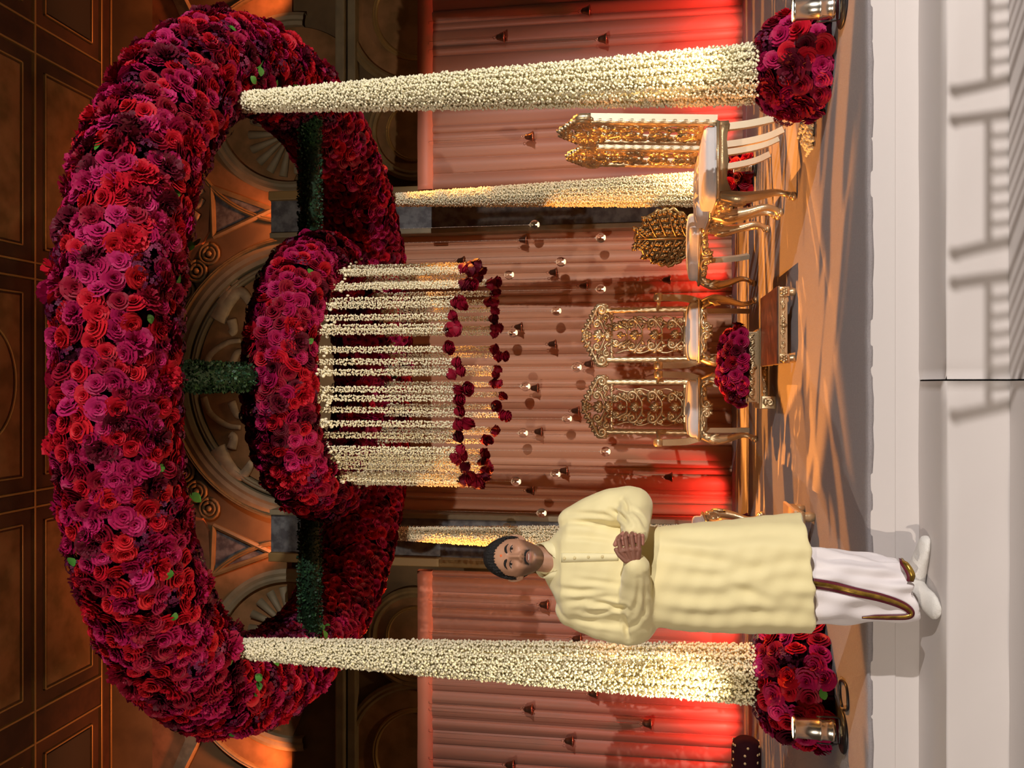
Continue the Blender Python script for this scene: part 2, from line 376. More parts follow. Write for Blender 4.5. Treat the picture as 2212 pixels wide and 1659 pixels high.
# spandrels between the arches: framed fresco panels and pointed pendentives
for s in (1, -1):
    Q = lambda l: [(a, (829-6)+s*(b-823)) for a, b in l]
    for poly, mat, d, nm in ((Q([(375, 400), (395, 375), (455, 395), (450, 500), (400, 590), (380, 640), (340, 640), (340, 420)]), 'fresco_orange', 0.05, 'spandrel_panel'),
                             (Q([(462, 415), (466, 500), (575, 452)]), 'pilaster_mat', 0.07, 'pendentive_panel')):
        mb = MB(); prism(mb, pxpoly(poly, YW-d), YW-d, YW+0.01); wpart(nm, mb, M[mat])
    mb = MB()
    for a, b in (((458, 405), (462, 512)), ((462, 512), (588, 452)), ((458, 405), (588, 452))):
        tube(mb, [atY(*Q([a])[0], YW-0.09), atY(*Q([b])[0], YW-0.09)], 0.035, 6)
    wpart('pendentive_frame', mb, M['moulding'])
    mb = MB(); y = YW-0.08
    relief(mb, Q([(400, 395), (415, 425), (410, 455), (430, 470)]), (0.06, 0.05), y); relief(mb, Q([(395, 430), (425, 445), (440, 430)]), (0.05, 0.03), y)
    relief(mb, Q([(440, 410), (425, 420), (412, 440)]), (0.035, 0.05), y); wpart('relief_figure', mb, M['fresco_pale'], True)
    # rosettes on the painted bands
    mb = MB()
    for a, b in ((452, 548), (425, 585), (398, 628)):
        p = atY(*Q([(a, b)])[0], YW-0.06)
        for rr in (0.13, 0.08): tube(mb, [(p.x+rr*math.cos(t), YW-0.06, p.z+rr*math.sin(t)) for t in np.linspace(0, 2*PI, 15)], 0.022, 6, up=(0, 1, 0))
        sphere(mb, (p.x, YW-0.06, p.z), 0.04)
    wpart('rosette', mb, M['moulding'], True)

# ---- coffered ceiling
ZT = 7.6
mb = MB(); box(mb, (-9, -9, ZT), (9, 9.85, ZT+0.15)); ceil = tag(put('ceiling', mb, M['ceiling_mat'], smooth=False), kind='structure')
mb = MB(); mb.add([(-9, 9.85, ZT), (9, 9.85, ZT), (9, YW, 6.98), (-9, YW, 6.98)], [(0, 1, 2, 3)]); put('cove', mb, M['plaster'], ceil, False)
def cstrip(x0, y0, x1, y1, h=0.03, mat='gilt_line', name='gilt_moulding'):
    mb = MB(); box(mb, (x0, y0, ZT-h), (x1, y1, ZT+0.01), 0.006); return put(name, mb, M[mat], ceil, False)
LX = (-3.98, -3.62, -1.36, -1.18, 1.16, 1.34, 3.66, 3.98, 6.2, -6.2)
for yy in (6.2, 8.49, 9.66): cstrip(-9, yy-0.014, 9, yy+0.014, 0.04)
cstrip(-9, 9.66, 9, 9.85, 0.025, 'ceiling_band', 'border_band'); cstrip(-9, 9.82, 9, 9.85, 0.05)
for x in LX: cstrip(x-0.012, 2.0, x+0.012, 9.66, 0.035)
for a, b in ((-3.98, -3.62), (-1.36, -1.18), (1.16, 1.34), (3.66, 3.98)): cstrip(a+0.014, 2.0, b-0.014, 9.66, 0.02, 'ceiling_band', 'border_band')
for x0, x1 in ((-3.55, -1.42), (-1.12, 1.10), (1.40, 3.60), (4.05, 6.1), (-6.1, -4.05)):
    for y0, y1 in ((6.3, 8.4), (8.58, 9.58)):
        mid = abs(x0) > 3.9 or x1 < -3.9
        cstrip(x0+0.14, y0+0.12, x1-0.14, y1-0.12, 0.018, 'dark_panel' if (abs(x0+x1) > 9 and y0 > 8) else 'fresco', 'painted_panel')
        for (a, b, c, d) in ((x0+0.1, y0+0.08, x1-0.1, y0+0.1), (x0+0.1, y1-0.1, x1-0.1, y1-0.08), (x0+0.1, y0+0.08, x0+0.12, y1-0.08), (x1-0.12, y0+0.08, x1-0.1, y1-0.08)):
            cstrip(a, b, c, d, 0.03)
# oval medallion over the middle and hexagonal cove frames at either end
mb = MB(); tube(mb, [(0.02+0.62*math.cos(t), 7.75+0.45*math.sin(t), ZT-0.03) for t in np.linspace(0, 2*PI, 49)], 0.016, 6); put('oval_moulding', mb, M['gilt_line'], ceil)
for s in (1, -1):
    Q = lambda l: [(a, 829+s*(b-829)) for a, b in l]
    out = Q([(238, 32), (272, 112), (400, 190), (430, 60), (380, -40), (262, -40)]); inn = Q([(262, 48), (288, 100), (380, 150), (400, 60), (365, -20), (288, -20)])
    y = YW-0.10
    mb = MB(); prism(mb, pxpoly(inn, y), y, YW); wpart('cove_panel', mb, M['fresco_orange'])
    mb = MB(); a = pxpoly(out, y-0.03); b = pxpoly(inn, y-0.03); n = len(a)
    v = [(p[0], y-0.05, p[1]) for p in a]+[(p[0], y-0.03, p[1]) for p in b]+[(p[0], YW, p[1]) for p in a]+[(p[0], YW, p[1]) for p in b]
    f = []
    for i in range(n):
        j = (i+1) % n; f += [(i, j, n+j, n+i), (i, 2*n+i, 2*n+j, j), (n+i, n+j, 3*n+j, 3*n+i)]
    mb.add(v, f); wpart('cove_frame', mb, M['fresco_pale'])

# ---- pilasters flanking the centre drape
for i, (x0, x1) in enumerate(((1.68, 2.12), (-1.95, -1.45))):
    s = 1 if x0 > 0 else -1
    mb = MB(); box(mb, (x0, 9.12, ZF), (x1, 9.5, 5.1), 0.01); o = tag(put('trim_%d' % (i+1), mb, M['pilaster_mat'], smooth=False), kind='structure')
    xo = x1 if s > 0 else x0
    mb = MB(); box(mb, (xo-0.05, 9.05, ZF), (xo+0.05, 9.5, 5.1), 0.01); put('gilt_edge', mb, M['pilaster_gold'], o, False)
    xi = x0 if s > 0 else x1
    mb = MB(); box(mb, (xi-0.03, 9.08, ZF), (xi+0.03, 9.5, 5.1), 0.012); put('edge_bead', mb, M['moulding_grey'], o, False)

# ---- pleated drapes
def drape(name, x0, x1, Y, z0, z1, mat, label, seed, gap=(0.07, 0.17), amp=0.040, nz=14):
    r = np.random.default_rng(seed); e = [x0]
    while e[-1] < x1: e.append(e[-1]+r.uniform(*gap))
    e[-1] = x1 if e[-1]-x1 < 0.08 else e[-1]; cols = []
    for a, b in zip(e[:-1], e[1:]):
        k = r.uniform(0.6, 1.25); sk = r.uniform(0.35, 0.65); dep = r.uniform(0, 0.02)
        for t in (0, 0.03, 0.09, 0.2, 0.35, 0.5, 0.65, 0.8, 0.91, 0.97):
            tt = t**(math.log(0.5)/math.log(sk)) if t > 0 else 0
            cols.append((a+(b-a)*t, -amp*k*math.sqrt(max(math.sin(PI*tt), 0)) - dep, r.uniform(-1, 1)))
    cols.append((e[-1], 0, 0)); v = []; f = []; n = len(cols); H = z1-z0
    for j in range(nz+1):
        t = j/nz
        for i, (x, y, q) in enumerate(cols):
            v.append((x+0.012*math.sin(t*2.3+x*3)*(1-t), Y+y*(0.75+0.35*(1-t))+0.006*math.sin(x*2.1+t*4), z0+H*t))
    for j in range(nz):
        for i in range(n-1): a = j*n+i; f.append((a, a+1, a+n+1, a+n))
    root = thing(name, ((x0+x1)/2, Y, z0), label, 'curtain')
    mb = MB(); mb.add(np.array(v)-np.array([(x0+x1)/2, Y, z0]), f); put('pleated_panel', mb, mat, root)
    return root
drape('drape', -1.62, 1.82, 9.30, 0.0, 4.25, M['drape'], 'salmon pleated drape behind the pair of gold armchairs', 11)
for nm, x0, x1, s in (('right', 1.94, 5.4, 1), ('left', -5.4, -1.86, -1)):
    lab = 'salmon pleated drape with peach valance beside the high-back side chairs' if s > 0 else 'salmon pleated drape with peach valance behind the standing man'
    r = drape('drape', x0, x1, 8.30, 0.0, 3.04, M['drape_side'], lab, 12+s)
    mb = MB(); nx = 60; xs = np.linspace(x0, x1, nx)-(x0+x1)/2; v = []; f = []
    for i, x in enumerate(xs):
        w = 0.004*math.sin(x*7+s)+0.003*math.sin(x*17)
        v += [(x, 0.02, 3.155), (x, -0.055+w, 3.150), (x, -0.065+w, 3.08), (x, -0.060+w*1.5, 3.002+0.004*math.sin(x*5)), (x, 0.02, 3.0)]
    for i in range(nx-1):
        for j in range(4): a = i*5+j; f.append((a, a+1, a+6, a+5))
    f += [[0, 1, 2, 3, 4], [(nx-1)*5+j for j in (4, 3, 2, 1, 0)]]
    mb.add(v, f); put('valance', mb, M['valance'], r)
# ================================================================== FLOWERS
def fast_quads(name, V, F, mats, mi=None, smooth=True):
    me = bpy.data.meshes.new(name); V = np.asarray(V, np.float32); F = np.asarray(F, np.int32)
    me.vertices.add(len(V)); me.vertices.foreach_set('co', V.ravel())
    me.loops.add(F.size); me.loops.foreach_set('vertex_index', F.ravel())
    me.polygons.add(len(F)); me.polygons.foreach_set('loop_start', np.arange(0, F.size, 4, dtype=np.int32))
    for m in mats: me.materials.append(m)
    if mi is not None: me.polygons.foreach_set('material_index', np.asarray(mi, np.int32))
    me.polygons.foreach_set('use_smooth', np.full(len(F), smooth)); me.update(calc_edges=True); me.validate()
    return me
def petal(a, w, r0, r1, h0, h1, curl, nu, nv, r, wave=0.0, pw=1.6, notch=0.12):
    u = np.linspace(-1, 1, nu); v = np.linspace(0, 1, nv); U, Vv = np.meshgrid(u, v, indexing='ij')
    wid = w*(0.45+0.55*np.sin(np.clip(Vv*1.25, 0, 1)*PI/2))
    az = a+U*wid
    rad = r0+(r1-r0)*Vv**pw + curl*0.35*Vv**5 + wave*np.sin(U*5+r.uniform(0, 6))*Vv**2*0.5
    z = h0+(h1-h0)*Vv - curl*0.30*Vv**6 - notch*(U**2)*Vv**2*(h1-h0+0.2) + wave*np.sin(U*6+r.uniform(0, 6))*Vv**2
    P = np.stack([rad*np.cos(az), rad*np.sin(az), z], -1).reshape(-1, 3)
    F = [(i*nv+j, (i+1)*nv+j, (i+1)*nv+j+1, i*nv+j+1) for i in range(nu-1) for j in range(nv-1)]
    return P, F
def bloom(kind, seed, nu, nv):
    r = np.random.default_rng(seed); V = []; F = []; n = 0
    def addp(*a, **k):
        nonlocal n
        P, f = petal(*a, nu, nv, r, **k); V.append(P); F.extend([[i+n for i in q] for q in f]); n += len(P)
    if kind == 'rose':
        for (cnt, r0, r1, h0, h1, cl, w) in ((2, .03, .13, -.2, .46, .0, 1.7), (3, .07, .24, -.25, .45, .12, 1.25), (4, .12, .40, -.3, .40, .25, 1.0), (5, .18, .62, -.4, .28, .35, .80), (5, .22, .86, -.45, .10, .42, .74), (6, .25, 1.0, -.5, -.12, .40, .62)):
            a0 = r.uniform(0, 6)
            for k in range(cnt): addp(a0+2*PI*k/cnt+r.normal(0, .07), w, r0, r1*r.uniform(.93, 1.06), h0, h1+r.normal(0, .03), cl, wave=.012, pw=1.25)
    elif kind == 'bud':        # half-open rose head, deep cup
        for (cnt, r0, r1, h0, h1, cl, w) in ((2, .03, .16, -.3, .66, .0, 1.7), (3, .12, .32, -.5, .66, .06, 1.2), (4, .22, .50, -.6, .60, .14, 1.0), (5, .30, .68, -.68, .48, .24, .82), (5, .34, .82, -.7, .24, .34, .78)):
            a0 = r.uniform(0, 6)
            for k in range(cnt): addp(a0+2*PI*k/cnt+r.normal(0, .07), w, r0, r1*r.uniform(.93, 1.06), h0, h1+r.normal(0, .03), cl, wave=.015, pw=.7)
    elif kind == 'spray':      # ruffled garden rose, flat face packed with wavy petals
        for (cnt, r0, r1, h0, h1, cl, w) in ((3, .02, .16, -.2, .34, .1, 1.2), (5, .06, .36, -.25, .36, .2, .85), (6, .10, .58, -.3, .30, .3, .72), (7, .15, .82, -.4, .16, .35, .60), (7, .2, 1.02, -.45, -.08, .35, .56)):
            a0 = r.uniform(0, 6)
            for k in range(cnt): addp(a0+2*PI*k/cnt+r.normal(0, .1), w, r0, r1*r.uniform(.9, 1.08), h0, h1+r.normal(0, .05), cl, wave=.055, pw=1.2)
    elif kind == 'peony':      # shaggy, many narrow petals
        for (cnt, r0, r1, h0, h1, cl, w) in ((6, .03, .22, -.2, .42, .05, .55), (8, .08, .45, -.25, .42, .1, .45), (9, .14, .7, -.3, .32, .15, .40), (10, .2, .92, -.4, .12, .2, .40), (9, .2, 1.1, -.45, -.15, .2, .42)):
            a0 = r.uniform(0, 6)
            for k in range(cnt): addp(a0+2*PI*k/cnt+r.normal(0, .15), w, r0, r1*r.uniform(.85, 1.12), h0, h1+r.normal(0, .10), cl, wave=.07, pw=1.1)
    elif kind == 'hydrangea':  # a dome of little four-petalled florets
        for k in range(30):
            ct = r.uniform(0.05, 1); st = math.sqrt(1-ct*ct); ph = r.uniform(0, 2*PI); c = np.array((st*math.cos(ph), st*math.sin(ph), ct*0.75-0.25))
            nrm = c+np.array((0, 0, .3)); nrm /= np.linalg.norm(nrm); e1 = np.cross(nrm, (0.3, 0.5, 0.8)); e1 /= np.linalg.norm(e1); e2 = np.cross(nrm, e1); a0 = r.uniform(0, 6)
            for q in range(4):
                a = a0+q*PI/2; d = e1*math.cos(a)+e2*math.sin(a); s = -e1*math.sin(a)+e2*math.cos(a); L_ = .21
                V.append(np.array([c, c+d*L_*.6+s*L_*.45+nrm*.04, c+d*L_+nrm*.02, c+d*L_*.6-s*L_*.45+nrm*.04])); F.append([n, n+1, n+2, n+3]); n += 4
    return np.concatenate(V), np.array(F)
TPL = {}
for lod, (nu, nv) in (('hi', (5, 5)), ('lo', (4, 3))):
    for kd, cnt in (('rose', 4), ('spray', 4), ('peony', 3), ('hydrangea', 3), ('bud', 4)):
        for k in range(cnt): TPL[kd, k, lod] = bloom(kd, 100+k*7+len(kd), nu, nv)
NV = {'bud': 4, 'rose': 4, 'spray': 4, 'peony': 3, 'hydrangea': 3}
def leaf_tpl():
    V = []; F = []; us = np.linspace(0, 1, 5)
    for i, u in enumerate(us):
        w = 0.42*math.sin(PI*min(u*0.9+0.08, 1)); z = 0.25*u-0.35*u*u
        V += [(-w, u, z+0.12*w), (0, u, z), (w, u, z+0.12*w)]
    for i in range(4): a = i*3; F += [(a, a+1, a+4, a+3), (a+1, a+2, a+5, a+4)]
    return np.array(V), np.array(F)
TPL['leaf', 0, 'hi'] = TPL['leaf', 0, 'lo'] = leaf_tpl(); NV['leaf'] = 1
_mc = {}
def bloom_mesh(kind, k, col, lod='hi'):
    key = (kind, k, col, lod)
    if key not in _mc: _mc[key] = fast_quads(kind, *TPL[kind, k, lod], [M['leaf'] if kind == 'leaf' else ROSE[col]])
    return _mc[key]
COLS = list(ROSE)
def join_blooms(name, items, parent, lod='lo'):
    """items: (kind, variant, colour, R 3x3, scale, pos) joined into one mesh, real geometry"""
    Vs = []; Fs = []; Ms = []; n = 0; mats = [ROSE[c] for c in COLS]+[M['leaf']]
    for kd, k, col, R, s, p in items:
        V, F = TPL[kd, k, lod]; Vs.append((V*s) @ R.T + p); Fs.append(F+n); Ms.append(np.full(len(F), len(COLS) if kd == 'leaf' else COLS.index(col))); n += len(V)
    return tag(link(name, fast_quads(name, np.concatenate(Vs), np.concatenate(Fs), mats, np.concatenate(Ms)), parent), kind='stuff')
def basis(nrm, r, tilt=0.25):
    z = np.asarray(nrm, float)+r.normal(0, tilt, 3); z /= np.linalg.norm(z); x = np.cross(z, r.normal(0, 1, 3)); x /= np.linalg.norm(x); return np.stack([x, np.cross(z, x), z], -1)
def scatter(sampler, n_try, dmin, r):
    """dart throwing on a surface: sampler(r) -> (pos, normal, extra)"""
    grid = {}; out = []; c = dmin
    for _ in range(n_try):
        q = sampler(r)
        if q is None: continue
        p = q[0]; key = tuple((p//c).astype(int)); ok = True
        for dx in (-1, 0, 1):
            for dy in (-1, 0, 1):
                for dz in (-1, 0, 1):
                    for o in grid.get((key[0]+dx, key[1]+dy, key[2]+dz), ()):
                        if (o[0]-p[0])**2+(o[1]-p[1])**2+(o[2]-p[2])**2 < dmin*dmin: ok = False; break
                    if not ok: break
                if not ok: break
            if not ok: break
        if ok: grid.setdefault(key, []).append(p); out.append(q)
    return out
CAMP = np.array((0, 0, CAMH))
def pick(r, palette):
    ks = list(palette); w = np.array([palette[k] for k in ks], float); return ks[r.choice(len(ks), p=w/w.sum())]
def place_blooms(parent, origin, pts, r, mixfun, limit=300, sizes=None, stuff='blooms'):
    """the blooms that show largest become parts, the rest one joined part"""
    items = []
    for p, nrm, ex in pts:
        kd, col = mixfun(p, nrm, ex); s = (sizes or SIZES)[kd]*r.uniform(0.85, 1.18)
        items.append((kd, int(r.integers(NV[kd])), col, basis(nrm, r, 0.28), s, p+nrm*s*0.28-origin, p, nrm))
    score = []
    for it in items:
        d = CAMP-it[6]; L_ = np.linalg.norm(d); score.append(max(np.dot(d/L_, it[7])+0.25, 0)*it[4]/L_)
    order = np.argsort(score)[::-1]; cnt = {}; rest = []
    for i in order:
        kd, k, col, R, s, p, _, _ = items[i]; cnt[kd] = cnt.get(kd, 0)+1
        if cnt[kd] <= limit and score[i] > 0.0015:
            nm = {'spray': 'garden_rose', 'hydrangea': 'hydrangea_head'}.get(kd, kd)
            o = link(nm, bloom_mesh(kd, k, col), parent); Mx = np.eye(4); Mx[:3, :3] = R*s; Mx[:3, 3] = p; o.matrix_local = Matrix(Mx.tolist())
        else: rest.append(items[i][:6])
    if rest: join_blooms(stuff, rest, parent)
    print('blooms', parent.name, len(items), 'joined', len(rest))
SIZES = {'rose': 0.049, 'spray': 0.049, 'peony': 0.066, 'hydrangea': 0.058, 'leaf': 0.055}

# ---- the big flower ring of the canopy
RC = np.array((0.06, 5.92, 3.47)); RR, RN = 2.10, 2.25
def ringpt(ph, ps, a=0.28, b=0.26, grow=0.0):
    sp, cp = math.sin(ph), math.cos(ph); k = (abs(sp)**RN+abs(cp)**RN)**(-1/RN); bb = b*(1+0.35*(0.5-0.5*cp)); dz = (bb-b)*0.7
    rad = RR*k; c, s = math.cos(ps), math.sin(ps)
    p = RC+np.array(((rad+(a+grow)*c)*sp, -(rad+(a+grow)*c)*cp, dz+(bb+grow)*s))
    nrm = np.array((c/a*sp, -c/a*cp, s/bb)); return p, nrm/np.linalg.norm(nrm)
canopy = thing('flower_canopy', tuple(RC+np.array((0, 0, -0.3))), 'huge round canopy ring packed with red and magenta roses on four columns', 'floral canopy')
CO = np.array(canopy.location)
mb = MB(); rings = []
for i in range(96):
    ph = 2*PI*i/96; rings.append(np.array([ringpt(ph, 2*PI*j/16, 0.26, 0.24)[0]-CO for j in range(16)]))
v = np.concatenate(rings); f = [(i*16+j, ((i+1) % 96)*16+j, ((i+1) % 96)*16+(j+1) % 16, i*16+(j+1) % 16) for i in range(96) for j in range(16)]
mb.add(v, f); put('ring_core', mb, M['flower_core'], canopy)
r = np.random.default_rng(21)
def samp(r):
    ph = r.uniform(0, 2*PI); ps = r.uniform(0, 2*PI)
    if r.uniform() > (RR+0.28*math.cos(ps))/(RR+0.28): return None
    p, n = ringpt(ph, ps); d = CAMP-p; d /= np.linalg.norm(d)
    if np.dot(d, n) < -0.30: return None
    return p, n, (ph, ps)
pts = scatter(samp, 60000, 0.058, r); rr_ = np.random.default_rng(22)
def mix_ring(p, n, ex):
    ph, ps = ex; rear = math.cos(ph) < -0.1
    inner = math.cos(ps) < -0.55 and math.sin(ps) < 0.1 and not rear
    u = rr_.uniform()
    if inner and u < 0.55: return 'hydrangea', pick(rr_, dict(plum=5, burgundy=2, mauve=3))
    if rear:  # rear blooms darker: their weaker light is put into the petal colours
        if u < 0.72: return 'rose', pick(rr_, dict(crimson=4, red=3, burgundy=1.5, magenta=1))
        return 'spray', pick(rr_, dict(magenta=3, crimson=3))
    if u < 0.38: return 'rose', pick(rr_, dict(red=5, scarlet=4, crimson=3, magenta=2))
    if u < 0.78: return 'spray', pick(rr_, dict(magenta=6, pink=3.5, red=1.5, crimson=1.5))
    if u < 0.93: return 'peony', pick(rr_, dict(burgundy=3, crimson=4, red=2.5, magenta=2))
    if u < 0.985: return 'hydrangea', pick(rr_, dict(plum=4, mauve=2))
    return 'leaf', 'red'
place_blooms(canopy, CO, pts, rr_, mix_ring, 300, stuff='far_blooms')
# green leaves peeping out at the side lobes
rl = np.random.default_rng(5)
for ph0, ps0 in ((1.05, 3.9), (1.15, 3.8), (1.3, 4.2), (1.45, 4.3), (1.6, 4.2), (-1.1, 4.0), (-1.2, 3.9), (-1.35, 4.2), (-1.5, 4.1), (-1.55, 4.3), (-1.6, 3.9), (0.75, 3.4), (-0.75, 3.3), (-0.35, 3.9), (0.35, 4.0), (-0.9, 3.6), (0.95, 4.6), (-1.0, 4.7)):
    for q in range(3):
        p, n = ringpt(ph0+rl.normal(0, .02), ps0+rl.normal(0, .1), grow=0.045); R = basis(rl.normal(0, 1, 3)+n*0.8, rl, .3)
        o = link('leaf', bloom_mesh('leaf', 0, 'red'), canopy); Mx = np.eye(4); Mx[:3, :3] = R*rl.uniform(.05, .075); Mx[:3, 3] = p-CO; o.matrix_local = Matrix(Mx.tolist())
# boxwood-covered cross bars from the ring to the middle
def boxwood_bar(p0, p1, rad, seed):
    r = np.random.default_rng(seed); p0 = np.array(p0)-CO; p1 = np.array(p1)-CO; L_ = np.linalg.norm(p1-p0); t = (p1-p0)/L_
    s = np.cross(t, (0, 0, 1)); s /= np.linalg.norm(s); u = np.cross(s, t); Vs = []; Fs = []; Ms = []; n = int(L_*2600)
    for i in range(n):
        a = r.uniform(0, 2*PI); nr = s*math.cos(a)+u*math.sin(a); c = p0+t*r.uniform(0, L_)+nr*rad*r.uniform(.85, 1.12)
        d = nr+r.normal(0, .6, 3); d /= np.linalg.norm(d); e = np.cross(d, r.normal(0, 1, 3)); e /= np.linalg.norm(e); l = r.uniform(.014, .024)
        Vs.append([c, c+d*l*.5+e*l*.42, c+d*l, c+d*l*.5-e*l*.42]); Fs.append([4*i, 4*i+1, 4*i+2, 4*i+3]); Ms.append(int(r.uniform() < .25))
    bar = MB(); tube(bar, [p0, p1], rad*.9, 10); o = put('cross_bar', bar, M['boxwood'], canopy)
    tag(link('boxwood_leaves', fast_quads('boxwood_leaves', np.concatenate(Vs), Fs, [M['boxwood'], M['boxwood_light']], Ms), o), kind='stuff')
ZBAR = 3.33
boxwood_bar((0.04, 4.0, ZBAR), (0.04, 5.15, ZBAR), 0.075, 1); boxwood_bar((0.9, 5.92, ZBAR), (1.95, 5.92, ZBAR), 0.075, 2)
boxwood_bar((-0.8, 5.92, ZBAR), (-1.85, 5.92, ZBAR), 0.075, 3); boxwood_bar((0.06, 6.7, ZBAR), (0.06, 7.85, ZBAR), 0.075, 4)

# ---- jasmine strings
def bud_string(length, rad, per, step, bud, seed, core=True):
    r = np.random.default_rng(seed); n = int(length/step); Vs = []; F = []; k = 0
    for i in range(n):
        a0 = r.uniform(0, 6)
        for q in range(per):
            a = a0+2*PI*q/per+r.normal(0, .25); z = -i*step-r.uniform(0, step); rd = rad*r.uniform(.55, 1.0); l = bud*r.uniform(.8, 1.25)
            d = np.array((math.cos(a), math.sin(a), r.normal(-.15, .45))); d /= np.linalg.norm(d); c = np.array((math.cos(a)*rd*.55, math.sin(a)*rd*.55, z))
            e = np.cross(d, (0, 0, 1)); e /= np.linalg.norm(e); g_ = np.cross(d, e); w = l*.36
            m = c+d*l*.6
            Vs.append([c, m+e*w, m+g_*w, m-e*w, m-g_*w, c+d*l]); F += [(k, k+1, k+2, k+2), (k, k+2, k+3, k+3), (k, k+3, k+4, k+4), (k, k+4, k+1, k+1), (k+5, k+2, k+1, k+1), (k+5, k+3, k+2, k+2), (k+5, k+4, k+3, k+3), (k+5, k+1, k+4, k+4)]; k += 6
    V = np.concatenate(Vs); F = np.array(F)[:, :3]
    me = bpy.data.meshes.new('jasmine_string'); me.vertices.add(len(V)); me.vertices.foreach_set('co', V.astype(np.float32).ravel())
    me.loops.add(F.size); me.loops.foreach_set('vertex_index', F.astype(np.int32).ravel()); me.polygons.add(len(F)); me.polygons.foreach_set('loop_start', np.arange(0, F.size, 3, dtype=np.int32))
    me.polygons.foreach_set('use_smooth', np.ones(len(F), bool)); me.materials.append(M['jasmine']); me.update(calc_edges=True); return me
COLSTR = [bud_string(2.86, 0.030, 8, 0.0115, 0.021, 40+k) for k in range(3)]
HANGSTR = [bud_string(0.90, 0.016, 5, 0.0105, 0.017, 60+k) for k in range(4)]
print('string tris', [len(m.polygons) for m in COLSTR+HANGSTR])
def column(x, y, label, seed):
    r = np.random.default_rng(seed); root = thing('garland_column', (x, y, 0), label, 'column', 'jasmine garland columns')
    mb = MB(); lathe(mb, [(0.035, 0.02), (0.035, 3.3)], 16); put('pole', mb, M['garland_core'], root)
    mb = MB(); lathe(mb, [(0.10, 0.40), (0.055, 2.2), (0.02, 3.1)], 20); put('lining', mb, M['garland_core'], root)
    n = 14; zt, zb = 3.20, 0.34
    for k in range(n):
        a = 2*PI*k/n+seed; top = Vector((0.030*math.cos(a), 0.030*math.sin(a), zt+r.normal(0, .01))); bot = Vector((0.128*math.cos(a), 0.128*math.sin(a), zb))
        o = link('jasmine_string', COLSTR[k % 3], root); o.matrix_local = Matrix.Translation(top) @ (top-bot).to_track_quat('Z', 'Y').to_matrix().to_4x4() @ Matrix.Rotation(r.uniform(0, 6), 4, 'Z')
    return root
FR, FL, RRc, RLc = (1.62, 4.60), (-1.52, 4.60), (1.70, 7.60), (-1.38, 7.60)
column(*FR, 'column of white jasmine strings rising beside the high-back side chairs', 1)
column(*FL, 'column of white jasmine strings standing behind the man', 2)
column(*RRc, 'rear column of jasmine strings behind the leaf-back chair', 3)
column(*RLc, 'rear column of jasmine strings seen past the head of the man', 4)

# ---- the hanging jasmine chandelier: small flower ring with bud strings tipped with roses
HC = np.array((0.06, 5.92, 3.20)); HR = 0.82
ch = thing('jasmine_chandelier', tuple(HC), 'round hanging chandelier of jasmine strings tipped with dark red roses', 'chandelier')
def hring(ph, ps, a=0.19, b=0.21, grow=0):
    c, s = math.cos(ps), math.sin(ps); p = HC+np.array(((HR+(a+grow)*c)*math.sin(ph), -(HR+(a+grow)*c)*math.cos(ph), (b+grow)*s)); n = np.array((c/a*math.sin(ph), -c/a*math.cos(ph), s/b)); return p, n/np.linalg.norm(n)
mb = MB(); v = np.array([hring(2*PI*i/64, 2*PI*j/14, .165, .185)[0]-HC for i in range(64) for j in range(14)])
mb.add(v, [(i*14+j, ((i+1) % 64)*14+j, ((i+1) % 64)*14+(j+1) % 14, i*14+(j+1) % 14) for i in range(64) for j in range(14)]); put('ring_core', mb, M['flower_core'], ch)
def samp2(r):
    ph = r.uniform(0, 2*PI); ps = r.uniform(0, 2*PI); p, n = hring(ph, ps); d = CAMP-p; d /= np.linalg.norm(d)
    return (p, n, (ph, ps)) if np.dot(d, n) > -0.25 else None
def mix_h(p, n, ex):
    u = rr_.uniform()
    if u < 0.5: return 'rose', pick(rr_, dict(crimson=4, red=2.5, burgundy=2, magenta=2))
    if u < 0.88: return 'spray', pick(rr_, dict(magenta=5, pink=1.5, crimson=2))
    if u < 0.95: return 'peony', pick(rr_, dict(burgundy=2, red=2))
    return ('hydrangea', 'plum') if u < 0.985 else ('leaf', 'red')
place_blooms(ch, HC, scatter(samp2, 30000, 0.056, np.random.default_rng(31)), rr_, mix_h, 300, stuff='far_blooms')
rs = np.random.default_rng(77); NS = 58
for k in range(NS):
    ph = 2*PI*(k+rs.uniform(-.28, .28))/NS; rd = HR-0.05+rs.uniform(-.05, .03); x, y = rd*math.sin(ph), -rd*math.cos(ph)
    zt = -0.20+rs.uniform(-.03, .02); Ls = 0.90*rs.uniform(.95, 1.05)
    o = link('jasmine_string', HANGSTR[k % 4], ch, loc=(x, y, zt), rot=(0, 0, rs.uniform(0, 6)), scale=(1, 1, Ls/0.9))
    for q in range(1 if k % 3 else 2):
        rz = link('rose', bloom_mesh('bud', k % 4, 'burgundy' if rs.uniform() < .2 else 'crimson'), o)
        zq = -0.905+rs.uniform(-.012, .012)
        d = basis(np.array((.35*math.sin(ph), -.35*math.cos(ph), -1.0)), rs, .38); Mx = np.eye(4); Mx[:3, :3] = d*rs.uniform(.044, .056); Mx[:3, 3] = (rs.uniform(-.012, .012), rs.uniform(-.012, .012), zq-0.045*q); rz.matrix_local = Matrix(Mx.tolist())
    if k % 2 == 0:       # knot of buds near the top of the string
        kn = MB()
        for q in range(14):
            c = rs.normal(0, .022, 3)+np.array((0, 0, -rs.uniform(.02, .10))); sphere(kn, c, (.010, .010, .012), 5, 4)
        tag(put('bud_knot', kn, M['jasmine'], o), kind='stuff')

